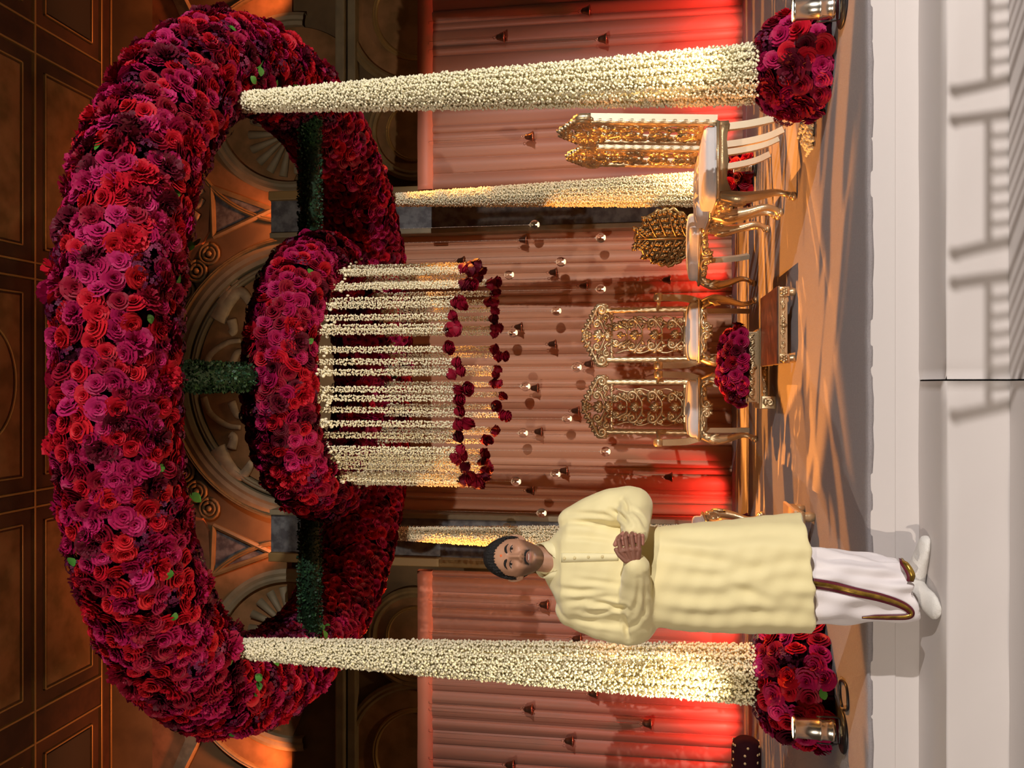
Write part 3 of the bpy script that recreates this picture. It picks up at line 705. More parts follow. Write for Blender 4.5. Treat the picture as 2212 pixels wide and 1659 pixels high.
# ---- rose mounds at the column feet
def mound(name, c, rad, h, label, r_seed, dmin=0.066, ry=None, group='rose mounds at the column feet', palette=None, sizes=None, z0=0.0, cat='flowers'):
    r = np.random.default_rng(r_seed); ry = ry or rad; c = np.array(c, float); root = thing(name, tuple(c), label, cat, group)
    mb = MB(); rings = [ell((0, 0, 0), rad*.80*math.cos(t)**.5 if t < 1.5 else .01, ry*.80*math.cos(t)**.5 if t < 1.5 else .01, 24, z=0.01+h*.86*math.sin(t)) for t in np.linspace(0, PI/2, 8)]
    loft(mb, rings); put('foam_base', mb, M['flower_core'], root)
    def smp(r):
        a = r.uniform(0, 2*PI); t = math.asin(r.uniform(0.06, 1)); q = math.cos(t)**.5
        p = np.array((rad*.86*q*math.cos(a), ry*.86*q*math.sin(a), h*.88*math.sin(t))); n = np.array((p[0]/rad**2, p[1]/ry**2, p[2]/h**2*.9+.02)); n /= np.linalg.norm(n)
        p[2] = max(p[2], .056); p = p+c; d = CAMP-p; d /= np.linalg.norm(d); return (p, n, (a, t)) if np.dot(d, n) > -.45 else None
    def mx(p, n, ex):
        u = r.uniform()
        if u < .50: return 'rose', pick(r, palette or dict(red=4, crimson=4, magenta=2, burgundy=1.5))
        if u < .86: return 'spray', pick(r, palette or dict(magenta=5, pink=3.5, crimson=1))
        if u < .93: return 'peony', pick(r, dict(burgundy=2, crimson=2))
        return ('hydrangea', 'plum') if u < .97 else ('leaf', 'red')
    place_blooms(root, c, scatter(smp, 9000, dmin, r), r, mx, 300, sizes=sizes)
    return root
mound('rose_mound', (1.66, 4.60, 0), 0.31, 0.37, 'mound of red and magenta roses at the column beside the side chairs', 51)
mound('rose_mound', (-1.55, 4.60, 0), 0.36, 0.37, 'mound of red and magenta roses at the column behind the man', 52)
mound('rose_mound', (1.80, 7.64, 0), 0.25, 0.24, 'low mound of crimson roses seen under the side chairs', 53, palette=dict(crimson=3, red=2, burgundy=2))
mound('rose_mound', (-1.40, 7.62, 0), 0.26, 0.24, 'low mound of crimson roses at the rear column hidden by the man', 54, palette=dict(crimson=3, red=2, burgundy=2))
# ================================================================== FURNITURE
def scroll(mb, c, r, a0, turns, y, w=0.010, tail=(), mi=0, side=1):
    w = w*1.55
    """a volute in the XZ plane: spiral inwards from angle a0, with an optional tail running up to its outer end"""
    n = int(10*turns)+4; P = []
    for i in range(n):
        t = i/(n-1); a = a0+side*2*PI*turns*t; rr = r*(1-0.82*t); P.append((c[0]+rr*math.cos(a), y, c[1]+rr*math.sin(a)))
    T = [(p[0], y, p[1]) for p in tail]
    if T: P = list(catmull(T+[P[0]], 4)[:-1])+P
    R = np.interp(np.linspace(0, 1, len(P)), [0, 0.4, 1], [w*0.45, w, w*0.7]); tube(mb, P, R, 6, mi, up=(0, 1, 0), flat=1.3)
    sphere(mb, (P[-1][0], y-w*0.3, P[-1][2]), w*1.25, 6, 5, mi)
def leaf3(mb, p, ang, ln, w, y, bend=0.0, mi=0):
    """a pointed acanthus leaf lying in the XZ plane, ridged and standing proud of the plane"""
    V = []; F = []; n = 5; w = w*1.4
    for i in range(n+1):
        t = i/n; a = ang+bend*t; x = p[0]+ln*t*math.cos(ang+bend*t*0.5); z = p[1]+ln*t*math.sin(ang+bend*t*0.5); ww = w*math.sin(PI*min(0.12+t*0.88, 1))*(1+0.25*math.sin(t*14))
        nx, nz = -math.sin(a), math.cos(a); d = 0.016*math.sin(PI*(0.15+0.8*t))
        V += [(x+nx*ww, y, z+nz*ww), (x, y-d-0.006, z), (x-nx*ww, y, z-nz*ww), (x, y+0.008, z)]
    for i in range(n):
        b = i*4
        for k in range(4): F.append((b+k, b+(k+1) % 4, b+4+(k+1) % 4, b+4+k))
    F += [(3, 2, 1, 0), (n*4, n*4+1, n*4+2, n*4+3)]
    mb.add(V, F, mi)
def rosette(mb, c, r, y, mi=0, n=6):
    for k in range(n): leaf3(mb, (c[0]+r*0.2*math.cos(2*PI*k/n), c[1]+r*0.2*math.sin(2*PI*k/n)), 2*PI*k/n, r*0.9, r*0.38, y, mi=mi)
    sphere(mb, (c[0], y-0.012, c[1]), r*0.32, 8, 6, mi)
def mir(fn):
    for s in (1, -1): fn(s)
def A(s, a): return a if s > 0 else PI-a
def carved_panel():
    mb = MB(); y = 0
    for z, k in ((0.655, .9), (0.83, 1.0), (1.005, 1.0), (1.14, .7)):
        for q in range(5): a = PI/2+(q-2)*0.48; leaf3(mb, (0, z-0.03), a, (0.085-0.012*abs(q-2))*k, 0.017*k, y-0.006)
        leaf3(mb, (0, z-0.03), -PI/2, 0.05*k, 0.012, y-0.004); sphere(mb, (0, y-0.014, z-0.03), 0.014, 8, 6)
        def half(s):
            scroll(mb, (s*0.098*k, z+0.02), 0.045*k, A(s, -PI/2+0.4), 1.25, y, 0.010, [(0, z-0.07), (s*0.05, z-0.065)], side=s)
            scroll(mb, (s*0.125*k, z-0.055), 0.028, A(s, PI/2), 1.0, y, 0.008, [(s*0.055, z-0.015), (s*0.09, z-0.02)], side=-s)
            leaf3(mb, (s*0.10*k, z+0.06), A(s, 0.9), 0.07, 0.014, y, s*0.7); leaf3(mb, (s*0.05, z-0.06), A(s, -0.5), 0.06, 0.012, y, -s*0.6)
            leaf3(mb, (s*0.13*k, z-0.02), A(s, 0.35), 0.05, 0.013, y, s*0.9); leaf3(mb, (s*0.04, z+0.03), A(s, 0.75), 0.055, 0.012, y, -s*0.6)
            sphere(mb, (s*0.155*k, y-0.005, z-0.01), 0.011, 6, 5)
        mir(half)
    def stems(s): tube(mb, catmull([(s*(0.15+0.014*math.sin(z*28)), y+0.002, z) for z in np.arange(0.57, 1.2, 0.05)], 2), 0.0065, 6, up=(0, 1, 0))
    mir(stems)
    return mb
def crest():
    mb = MB(); y = 0
    rosette(mb, (0, 1.425), 0.045, y)
    for q in range(5): a = PI/2+(q-2)*0.5; leaf3(mb, (0, 1.295), a, 0.095-0.01*abs(q-2), 0.020, y-0.008)
    for q in range(5): a = -PI/2+(q-2)*0.5; leaf3(mb, (0, 1.265), a, 0.075, 0.017, y-0.008)
    sphere(mb, (0, y-0.016, 1.28), 0.020, 8, 6)
    def half(s):
        scroll(mb, (s*0.225, 1.295), 0.048, A(s, PI/2), 1.4, y, 0.014, [(s*0.10, 1.395), (s*0.16, 1.375), (s*0.205, 1.352)], side=-s)
        scroll(mb, (s*0.10, 1.335), 0.042, A(s, -PI/2), 1.3, y, 0.010, [(s*0.02, 1.26), (s*0.06, 1.278)], side=s)
        scroll(mb, (s*0.165, 1.25), 0.035, A(s, PI), 1.2, y, 0.010, [(s*0.06, 1.235), (s*0.10, 1.27)], side=-s)
        rosette(mb, (s*0.155, 1.315), 0.030, y)
        for (px, pz, a, l) in ((0.05, 1.40, 0.35, .075), (0.11, 1.375, 0.15, .075), (0.17, 1.345, 0.0, .075), (0.225, 1.335, 0.5, .05), (0.04, 1.44, 1.2, .05), (0.08, 1.42, .9, .05), (0.12, 1.395, .9, .05), (0.16, 1.375, .8, .05), (0.20, 1.358, .8, .045)):
            leaf3(mb, (s*px, pz), A(s, a), l, 0.015, y, s*0.3)
        for (px, pz, a, l) in ((0.13, 1.22, -.6, .06), (0.09, 1.21, -1.2, .06), (0.05, 1.21, -1.4, .05), (0.19, 1.225, -1.2, .05)): leaf3(mb, (s*px, pz), A(s, a), l, 0.013, y, -s*0.4)
        sphere(mb, (s*0.262, y, 1.245), 0.014, 8, 6)
    mir(half); return mb
def rope_post(mb, x, y0, y1, z0, z1, w=0.026, d=0.022):
    nz, ns = 60, 12; rings = []
    for i in range(nz+1):
        t = i/nz; z = z0+(z1-z0)*t; a = np.arange(ns)*2*PI/ns
        ridge = 1+0.10*np.sin(3*a+z*95); rings.append(np.stack([x+w*np.cos(a)*ridge, y0+(y1-y0)*t+d*np.sin(a)*ridge, np.full(ns, z)], -1))
    loft(mb, rings)
def cabriole(mb, s, zt=0.42, x=0.235, y=-0.225, out=0.035):
    P = catmull([(s*x, y, zt+0.03), (s*(x+out), y-out*.8, zt-0.07), (s*(x+out*.7), y-out*.5, zt-0.18), (s*(x-0.004), y+0.006, 0.13), (s*(x+0.004), y-0.004, 0.065), (s*(x+0.022), y-0.024, 0.032)], 5)
    R = np.interp(np.linspace(0, 1, len(P)), [0, .2, .5, .78, .92, 1], [.036, .042, .026, .018, .022, .028]); tube(mb, P, R, 10, up=(0, 1, 0))
    sphere(mb, (s*(x+0.024), y-0.026, 0.020), (0.030, 0.030, 0.020), 10, 6)
def seat_parts(root, w=0.27, d=0.25, carve='scroll', dark=False):
    g = M['gold_dark'] if dark else M['gold']
    # seat frame with a serpentine apron
    n = 41; xs = np.linspace(-w, w, n); zb = 0.405-0.030*np.cos(xs/w*PI*1.0)-0.014*np.cos(xs/w*PI*3)
    zb = np.where(abs(xs) > w*.86, 0.36, zb)
    mb = MB(); v = []; f = []
    for i in range(n): v += [(xs[i], -d, 0.475), (xs[i], -d, zb[i]), (xs[i], -d+0.03, zb[i]), (xs[i], -d+0.03, 0.475)]
    for i in range(n-1):
        for k in range(4): a = i*4; f.append((a+k, a+(k+1) % 4, a+4+(k+1) % 4, a+4+k))
    f += [(0, 3, 2, 1), (4*n-4, 4*n-3, 4*n-2, 4*n-1)]
    mb.add(v, f)
    for s in (1, -1):
        vv = [(s*w, y, z) for y, z in ((-d, .475), (-d, .37), (-d*.5, .415), (0, .405), (d*.5, .415), (d, .40), (d, .475))]; m = len(vv)
        v2 = vv+[(p[0]-s*0.03, p[1], p[2]) for p in vv]; mb.add(v2, [tuple(range(m)), tuple(range(2*m-1, m-1, -1))]+[(i, (i+1) % m, (i+1) % m+m, i+m) for i in range(m)])
    box(mb, (-w, d-0.03, .41), (w, d, .475)); tube(mb, [(-w-.004, -d-.004, .468), (w+.004, -d-.004, .468)], 0.010, 6)
    for s in (1, -1): tube(mb, [(s*(w+.004), -d, .468), (s*(w+.004), d, .468)], 0.010, 6)
    put('seat_frame', mb, g, root, True)
    mb = MB(); y = -d-0.008
    def half(s):
        scroll(mb, (s*0.045, 0.412), 0.034, A(s, PI/2), 1.3, y, 0.009, [(s*0.13, .435), (s*0.085, .452)], side=s)
        leaf3(mb, (s*0.02, .392), A(s, -0.9), .045, .012, y); leaf3(mb, (s*0.10, .425), A(s, .05), .07, .012, y, s*.3); leaf3(mb, (s*(w-.05), .44), A(s, -1.0), .09, .022, y, -s*.3); leaf3(mb, (s*(w-.02), .44), A(s, -1.5), .11, .022, y); leaf3(mb, (s*(w-.07), .445), A(s, -.6), .07, .015, y)
    mir(half); leaf3(mb, (0, .44), -PI/2, .085, .016, y-.004); sphere(mb, (0, y-.008, .43), .013, 8, 6)
    if carve == 'rich':
        for s in (1, -1):
            for k, xx in enumerate((.10, .15)): scroll(mb, (s*xx, 0.425), 0.024, A(s, 0), 1.2, y, 0.008, side=s if k else -s); sphere(mb, (s*xx, y-.012, .425), .012, 8, 6)
    put('apron_carving', mb, g, root)
    for s in (1, -1):
        mb = MB(); cabriole(mb, s, x=w-0.03, y=-d+0.028)
        for k, a in enumerate((-1.9, -1.57, -1.2)): leaf3(mb, (s*(w-0.008), .40), a, .11, .016, -d-.026+.004*k)
        put('leg', mb, g, root)
        mb = MB(); P = catmull([(s*(w-.05), d-.03, .46), (s*(w-.05), d-.015, .28), (s*(w-.05), d+.015, .12), (s*(w-.05), d+.06, 0.012)], 4)
        tube(mb, P, [.030]*len(P), 4, up=(.7071, .7071, 0)); put('leg', mb, M['gold_pale'], root, False)
    mb = MB(); rings = []
    for t, k in ((0, .985), (.015, 1.0), (.045, 1.0), (.062, .985), (.074, .93), (.084, .75), (.090, .4), (.091, .05)):
        rings.append(ell((0, 0, 0), (w-.006)*k, (d-.004)*k, 48, z=.474+t, p=6 if k > .9 else 4))
    loft(mb, rings); put('cushion', mb, M['cushion'], root)
    mb = MB(); a = ell((0, 0, 0), w-.002, d-.0, 48, z=.481, p=6); tube(mb, list(a)+[a[0]], 0.006, 6); put('cushion_piping', mb, M['cushion'], root)
def throne(loc, rz, arms, label, group, cat='chair', name='carved_armchair'):
    root = thing(name, loc, label, cat, group, rz); g = M['gold']; w, d = (0.25, 0.25) if arms else (0.255, 0.24)
    seat_parts(root, w, d)
    yb, yt = d-0.01, d+0.045
    back = thing_part = link('backrest', None, root)
    bk = carved_panel(); v, f = bk.arrays(); v = v.copy(); v[:, 1] += yb+(yt-yb)*(v[:, 2]-.5)/.8; q = MB(); q.add(v, f); put('carved_panel', q, g, back)
    bk = crest(); v, f = bk.arrays(); v = v.copy(); v[:, 1] += yt; q = MB(); q.add(v, f)
    # solid edge of the crest, stepped like the scrolls in front of it
    P = [(-.275, yt+.012, 1.25), (-.27, yt+.012, 1.33), (-.20, yt+.012, 1.36), (-.12, yt+.012, 1.395), (-.05, yt+.012, 1.44), (0, yt+.012, 1.465), (.05, yt+.012, 1.44), (.12, yt+.012, 1.395), (.20, yt+.012, 1.36), (.27, yt+.012, 1.33), (.275, yt+.012, 1.25)]
    P = catmull(P, 5); P[:, 2] += 0.006*np.sin(np.arange(len(P))*1.7); tube(q, P, 0.014, 6, up=(0, 1, 0), flat=1.8)
    put('crest_carving', q, g, back)
    for s in (1, -1):
        q = MB(); rope_post(q, s*0.222, yb+.01, yt, .47, 1.26); put('rope_post', q, g, back); q = MB(); tube(q, [(s*.222, yb+.028, .47), (s*.222, yt+.022, 1.275)], .034, 4, up=(.7071, .7071, 0)); put('back_stile', q, M['gold_pale'], back, False)
    q = MB(); box(q, (-.2, yb-.005, .545), (.2, yb+.02, .575), .004); put('cross_rail', q, g, back)
    q = MB(); box(q, (-.22, yt-.008, 1.195), (.22, yt+.012, 1.215), .004); put('cross_rail', q, g, back)
    if arms:
        for s in (1, -1):
            q = MB(); x = s*(w+.025)
            P = catmull([(s*(w-.005), -d*.55, .46), (x, -d*.58, .56), (x+s*.008, -d*.66, .68), (x+s*.01, -d*.72, .79)], 5)
            tube(q, P, np.linspace(.040, .036, len(P)), 4, up=(.7071, .7071, 0)); put('arm_support', q, g, root, False)
            q = MB(); T = Matrix.Translation((x+s*.01, -d*.80, .80)) @ Matrix.Rotation(PI/2, 4, 'Y')
            lathe(q, [(.012, -.033), (.030, -.032), (.036, -.024), (.036, .024), (.030, .032), (.012, .033)], 20, T=np.array(T))
            P = catmull([(x+s*.01, -d*.72, .822), (x+s*.008, -.05, .800), (x, d*.6, .79), (s*.225, d+.005, .80)], 5); tube(q, P, np.linspace(.034, .024, len(P)), 8, up=(0, 0, 1), flat=.6); put('armrest', q, g, root)
    return root
# two grand armchairs facing the house
throne((0.44, 7.42, 0), 0.0, True, 'carved gold armchair with grey seat, behind the wooden tables and near the leaf-back chair', 'pair of carved gold armchairs')
throne((-0.205, 7.42, 0), 0.0, True, 'carved gold armchair with grey seat, the one of the pair nearer the standing man', 'pair of carved gold armchairs')
# high-back side chairs facing across the stage
c1 = throne((1.38, 5.63, 0), -PI/2, False, 'high-back carved gold side chair beside the front jasmine column and rose mound', 'armless carved side chairs', name='side_chair')
def again(src, loc, rz, label):
    o = copy_tree(src); o.location = loc; o.rotation_euler = (0, 0, rz); o['label'] = label; return o
again(c1, (1.38, 6.24, 0), -PI/2, 'high-back carved gold side chair standing between its twin and the leaf-back chair')
again(c1, (-1.25, 6.55, 0), PI/2, 'gold side chair behind the man, with orange lit legs showing past his tunic')
again(c1, (-1.25, 5.94, 0), PI/2, 'gold side chair almost wholly hidden behind the yellow tunic')
# chair with a leaf-shaped back
root = thing('leaf_back_chair', (1.16, 7.36, 0), 'gold chair with a round leaf-shaped carved back and grey seat', 'chair', None, math.radians(-28))
seat_parts(root, .25, .24, 'rich')
back = link('backrest', None, root); yb = .25
def leaf_outline(t):      # spade outline, t from base up one side
    return interp([0, .15, .35, .6, .8, 1.0], [.10, .20, .255, .24, .17, .0], t)
mb = MB(); zs = np.linspace(0, 1, 24); poly = [(leaf_outline(t), .50+.50*t) for t in zs]+[(-leaf_outline(t), .50+.50*t) for t in zs[-2::-1]]
n = len(poly); v = [(p[0]*.95, yb+.02, p[1]) for p in poly]+[(p[0]*.95, yb+.045, p[1]) for p in poly]; mb.add(v, [tuple(range(n)), tuple(range(2*n-1, n-1, -1))]+[(i, i+n, (i+1) % n+n, (i+1) % n) for i in range(n)]); put('back_plate', mb, M['gold_dark'], back, False)
mb = MB(); P = np.array([(p[0]*(1+.05*math.sin(i*1.9)), yb+.02, p[1]+.006*math.sin(i*2.1)) for i, p in enumerate(poly)]); tube(mb, P, .018, 8, up=(0, 1, 0)); put('scalloped_rim', mb, M['gold_dark'], back)
mb = MB(); tube(mb, [(0, yb, .5), (0, yb-.012, .75), (0, yb, .99)], [.012, .011, .006], 6, up=(0, 1, 0)); rq = np.random.default_rng(3)
for s in (1, -1):
    for k in range(5):
        z = .55+.085*k; wv = leaf_outline((z+.06-.5)/.5); tube(mb, catmull([(0, yb, z), (s*wv*.45, yb-.008, z+.045), (s*wv*.92, yb+.008, z+.06+.03*(k > 1))], 4), np.linspace(.009, .005, 9), 6, up=(0, 1, 0))
        for q in range(4):
            x = s*wv*(.15+.22*q); zz = z+.035+.02*q; leaf3(mb, (x, zz), A(s, .9+rq.normal(0, .3)), .06, .017, yb+.006, s*rq.normal(.4, .3)); scroll(mb, (x+s*.02, zz-.035), .017, A(s, PI/2), 1.0, yb+.004, .007, side=-s)
            sphere(mb, (x+s*.03, yb-.004, zz+.005), .010, 6, 5)
    scroll(mb, (s*.10, .535), .03, A(s, 0), 1.1, yb, .010, side=s)
put('leaf_carving', mb, M['gold_dark'], back)

# ---- low wooden table, gold planter table, small stool
def carved_apron(mb, x0, x1, z0, z1, y):
    n = max(2, int((x1-x0)/0.075)); h = (z1-z0); cz = (z0+z1)/2
    for k in range(n):
        cx = x0+(x1-x0)*(k+.5)/n; s = 1 if k < n/2 else -1
        scroll(mb, (cx, cz), h*.34, A(s, PI), 1.1, y, h*.10, [(cx-s*.04, cz-h*.25), (cx-s*.032, cz)], side=-s); leaf3(mb, (cx+s*.006, cz-h*.2), A(s, .4), h*.8, h*.16, y, s*.5)
    leaf3(mb, ((x0+x1)/2, z0), PI/2, h, h*.3, y)
T1 = (0.36, 5.76, 0)
root = thing('low_table', T1, 'low table with polished mahogany top and carved gold apron', 'table'); w, d, h = .225, .36, .105
mb = MB(); box(mb, (-w-.012, -d-.012, h), (w+.012, d+.012, h+.012), .004); put('table_top', mb, M['mahogany'], root, False)
mb = MB(); box(mb, (-w-.014, -d-.016, h-.006), (w+.014, d+.014, h+.003), .003); put('gold_edge', mb, M['gold'], root, False)
mb = MB(); box(mb, (-w+.01, -d+.004, .052), (w-.01, -d+.02, h-.005)); box(mb, (-w+.01, d-.02, .052), (w-.01, d-.004, h-.005)); box(mb, (-w+.004, -d, .052), (-w+.02, d, h-.005)); box(mb, (w-.02, -d, .052), (w-.004, d, h-.005)); put('apron', mb, M['gold'], root, False)
mb = MB(); carved_apron(mb, -w+.05, w-.05, .055, h-.008, -d+.002); put('apron_carving', mb, M['gold'], root)
for sx in (1, -1):
    for sy in (1, -1):
        mb = MB(); cx, cy = sx*(w-.02), sy*(d-.02); box(mb, (cx-.03, cy-.03, .04), (cx+.03, cy+.03, h-.004), .004); rosette(mb, (cx, .075), .026, cy-.03) if sy < 0 else None
        lathe(mb, [(.020, .045), (.018, .038), (.026, .022), (.024, .008), (.020, .001)], 14, T=np.array(Matrix.Translation((cx, cy, 0)))); put('leg', mb, M['gold'], root)
T2 = (0.11, 6.36, 0)
root = thing('planter_table', T2, 'low carved gold stand with a rose planter on it', 'table'); w, d, h = .285, .17, .115
mb = MB(); box(mb, (-w, -d, h-.016), (w, d, h), .004); put('table_top', mb, M['gold'], root, False)
mb = MB(); box(mb, (-w+.02, -d+.02, .055), (w-.02, -d+.035, h-.016)); carved_apron(mb, -w+.08, w-.08, .055, h-.02, -d+.016); put('apron', mb, M['gold'], root)
for sx in (1, -1):
    for sy in (1, -1):
        mb = MB(); cx, cy = sx*(w-.045), sy*(d-.04); box(mb, (cx-.045, cy-.035, .001), (cx+.045, cy+.035, h-.014), .006)
        if sy < 0: scroll(mb, (cx, .045), .028, A(sx, PI/2), 1.3, cy-.037, .008, side=sx); leaf3(mb, (cx-sx*.03, .07), A(sx, .1), .06, .014, cy-.037)
        put('leg', mb, M['gold'], root)
root = thing('gold_planter', (T2[0]+.01, T2[1]-.03, h), 'carved gold box planter holding magenta roses, on the gold stand', 'planter'); w2, d2 = .25, .12
mb = MB(); box(mb, (-w2, -d2, .001), (w2, d2, .088), .005); box(mb, (-w2-.008, -d2-.008, .001), (w2+.008, d2+.008, .014), .003); box(mb, (-w2-.006, -d2-.006, .082), (w2+.006, d2+.006, .094), .003); put('planter_box', mb, M['gold'], root, False)
mb = MB(); carved_apron(mb, -w2+.02, w2-.02, .016, .080, -d2-.004); put('front_carving', mb, M['gold'], root)
mound('rose_arrangement', (T2[0]+.02, T2[1]-.05, h+.065), .33, .215, 'dense heap of magenta roses in the gold planter', 58, dmin=.055, ry=.19, group=None, palette=dict(magenta=6, crimson=2.5, pink=1.5), sizes={'rose': .044, 'spray': .044, 'peony': .05, 'hydrangea': .045, 'leaf': .04}, cat='flowers')
root = thing('low_stool', (-.92, 4.98, 0), 'small tan low stool with carved edge beside the hem of the tunic', 'stool'); w, d, h = .235, .19, .115
mk('tan_wood', (.55, .36, .19), .4)
mb = MB(); box(mb, (-w, -d, h-.02), (w, d, h), .006); put('stool_top', mb, M['tan_wood'], root, False)
mb = MB(); box(mb, (-w+.02, -d+.012, .055), (w-.02, -d+.03, h-.02)); box(mb, (w-.03, -d+.02, .055), (w-.012, d-.02, h-.02)); carved_apron(mb, -w+.05, w-.05, .055, h-.022, -d+.008); put('apron', mb, M['gold'], root)
for sx in (1, -1):
    for sy in (1, -1):
        mb = MB(); cx, cy = sx*(w-.04), sy*(d-.04); lathe(mb, [(.028, h-.02), (.022, .07), (.03, .03), (.022, .001)], 12, T=np.array(Matrix.Translation((cx, cy, 0)))); put('leg', mb, M['gold'], root)

# ---- uplight cans
def uplight(x, y, tx, ty, label, power, sc=1.0):
    root = thing('uplight', (x, y, 0), label, 'lamp', 'chrome uplight cans'); root.scale = (sc,)*3
    mb = MB(); lathe(mb, [(.095, .001), (.10, .006), (.095, .013), (.03, .016)], 32); put('base', mb, M['black'], root)
    mb = MB()
    tube(mb, catmull([(-.062, 0, .12), (-.062, 0, .03), (-.04, 0, .018), (.04, 0, .018), (.062, 0, .03), (.062, 0, .12)], 4), .004, 6)
    put('bracket', mb, M['black'], root)
    lean = Matrix.Translation((0, 0, .035)) @ Matrix.Rotation(-.06, 4, 'X')
    mb = MB(); lathe(mb, [(.030, 0), (.048, .004), (.050, .02), (.046, .026), (.046, .06), (.050, .064), (.050, .075), (.046, .08), (.046, .175), (.052, .180), (.052, .190), (.047, .192)], 32, cap=False, T=np.array(lean)); lathe(mb, [(.030, .001), (.001, .001)], 16, cap=False, T=np.array(lean)); put('housing', mb, M['chrome'], root)
    mb = MB(); lathe(mb, [(.045, .180), (.001, .180)], 24, cap=False, T=np.array(lean)); put('lens', mb, M['lamp_glow'], root)
    if power:
        t = Vector((tx-x, ty-y, 2.2)); spot('uplight_beam', (x, y, .26*sc), (tx, ty, 1.5), power, (1.0, .78, .46), 75, .7, .04)
    return root
uplight(1.76, 4.16, 1.66, 4.50, 'chrome uplight can in front of the roses beside the side chairs', 110)
uplight(-1.62, 4.16, -1.54, 4.5, 'chrome uplight can in front of the roses behind the man', 190)
uplight(1.80, 7.28, 1.72, 7.55, 'small chrome uplight can under the side chairs', 90, .8)
uplight(-1.42, 7.26, -1.38, 7.55, 'small chrome uplight can hidden behind the man', 80, .8)
mb = MB(); P = catmull([(-1.51, 4.13, .006), (-1.47, 4.05, .006), (-1.38, 4.08, .006), (-1.40, 4.20, .006), (-1.47, 4.20, .006), (-1.505, 4.16, .006)], 6); tube(mb, P, .006, 6)
tag(put('power_cable', mb, M['black']), 'loop of black cable on the carpet by the uplight', 'cable')

# ---- bells and glass globes hung before the drapes
def hang_string(mb, L_, bead=.045):
    tube(mb, [(0, 0, 0), (0, 0, L_)], .0016, 5)
    for k in range(int(L_/bead)): sphere(mb, (0, 0, bead*(k+.5)), .0042, 5, 4)
bell_me = {}
def bell(px, py, Y, ztop, label, group, bend=.065):
    p = atY(px, py, Y); root = thing('bell', (p.x, p.y, p.z-.055), label, 'bell', group)
    if not bell_me:
        mb = MB(); lathe(mb, [(.050, 0), (.053, .006), (.046, .014), (.036, .032), (.030, .055), (.026, .072), (.016, .082), (.006, .086), (.001, .087)], 20, cap=False); lathe(mb, [(.050, 0), (.044, .006), (.034, .03), (.02, .07)], 20, cap=False); bell_me['bell_body'] = mb.mesh('bell_body', M['bronze'])
        mb = MB(); lathe(mb, [(.047, -.003), (.054, 0), (.055, .005), (.050, .010)], 20, cap=False); bell_me['rim'] = mb.mesh('rim', M['brass_rim'])
        mb = MB(); sphere(mb, (0, 0, -.004), .010, 8, 6); tube(mb, [(0, 0, 0), (0, 0, .07)], .002, 5); bell_me['clapper'] = mb.mesh('clapper', M['bronze'])
        mb = MB(); tube(mb, [(.014*math.cos(t), 0, .101+.014*math.sin(t)) for t in np.linspace(0, 2*PI, 13)], .003, 5, up=(0, 1, 0)); bell_me['hanging_ring'] = mb.mesh('hanging_ring', M['brass_rim'])
    for k, me in bell_me.items(): link(k, me, root)
    mb = MB(); q = MB(); zt = ztop-(p.z-.055); tube(q, [(0, 0, .114), (0, 0, zt-.03), (0, bend*.2, zt-.01), (0, bend, zt)], .0014, 5, up=(1, 0, 0)); put('cord', q, M['bronze'], root)
globe_me = {}
def globe(px, py, Y, ztop, label, group):
    p = atY(px, py, Y); root = thing('glass_globe', (p.x, p.y, p.z-.052), label, 'lantern', group)
    if not globe_me:
        mb = MB(); n = 14
        prof = [(.052*math.sin(PI*t), .052-.052*math.cos(PI*t)) for t in np.linspace(.04, .97, n)]; lathe(mb, prof, 20, cap=False); lathe(mb, [(max(a-.002, .001), b) for a, b in prof], 20, cap=False)
        globe_me['globe'] = mb.mesh('globe', M['glass'])
        mb = MB(); lathe(mb, [(.018, .012), (.019, .014), (.019, .028), (.001, .028)], 14); globe_me['tealight'] = mb.mesh('tealight', M['wax'])
        mb = MB(); lathe(mb, [(.001, .028), (.004, .032), (.0045, .037), (.001, .048)], 8); globe_me['flame'] = mb.mesh('flame', M['flame'])
        mb = MB(); tube(mb, [(.007*math.cos(t), 0, .108+.007*math.sin(t)) for t in np.linspace(0, 2*PI, 11)], .002, 5, up=(0, 1, 0)); globe_me['loop'] = mb.mesh('loop', M['bead'])
    for k, me in globe_me.items(): link(k, me, root)
    q = MB(); tube(q, [(0, 0, .11), (0, 0, ztop-p.z+.05)], .0014, 5); zt = ztop-p.z+.05
    for k in range(int((zt-.11)/.05)): sphere(q, (0, 0, .12+.05*k), .0045, 5, 4)
    put('beaded_string', q, M['bead'], root)
gB = 'bells before the centre drape'; gG = 'glass globes before the centre drape'
for a, b in ((1127, 518), (993, 563), (1192, 588), (1258, 617), (1117, 706), (1190, 743), (1268, 786), (1152, 838), (1240, 887), (1160, 932), (1142, 1059), (1215, 1016), (1437, 604), (1441, 1030)):
    bell(a, b, 9.13, 4.2, 'small bronze bell on a cord before the centre drape', gB, .004)
for a, b in ((1155, 485), (1298, 513), (1212, 565), (1100, 593), (1298, 624), (1202, 671), (1108, 718), (1246, 793), (1135, 834), (1225, 904), (1130, 935), (1308, 975), (1200, 1024), (1115, 1040), (1285, 1080), (1170, 1108), (1095, 1140)):
    globe(a, b, 8.92, 4.2, 'clear glass globe with a candle on a beaded string before the centre drape', gG)
for a, b in ((1078, 80), (1298, 84), (1262, 23), (1140, 295)): bell(a, b, 8.17, 3.03, 'small bronze bell on a cord before the drape beside the side chairs', 'bells before the drape beside the side chairs')
for a, b in ((1172, 1306), (1243, 1380), (1278, 1498), (1138, 1532), (1226, 1600), (1395, 1563), (1098, 1652)): bell(a, b, 8.17, 3.03, 'small bronze bell on a cord before the drape behind the man', 'bells before the drape behind the man')
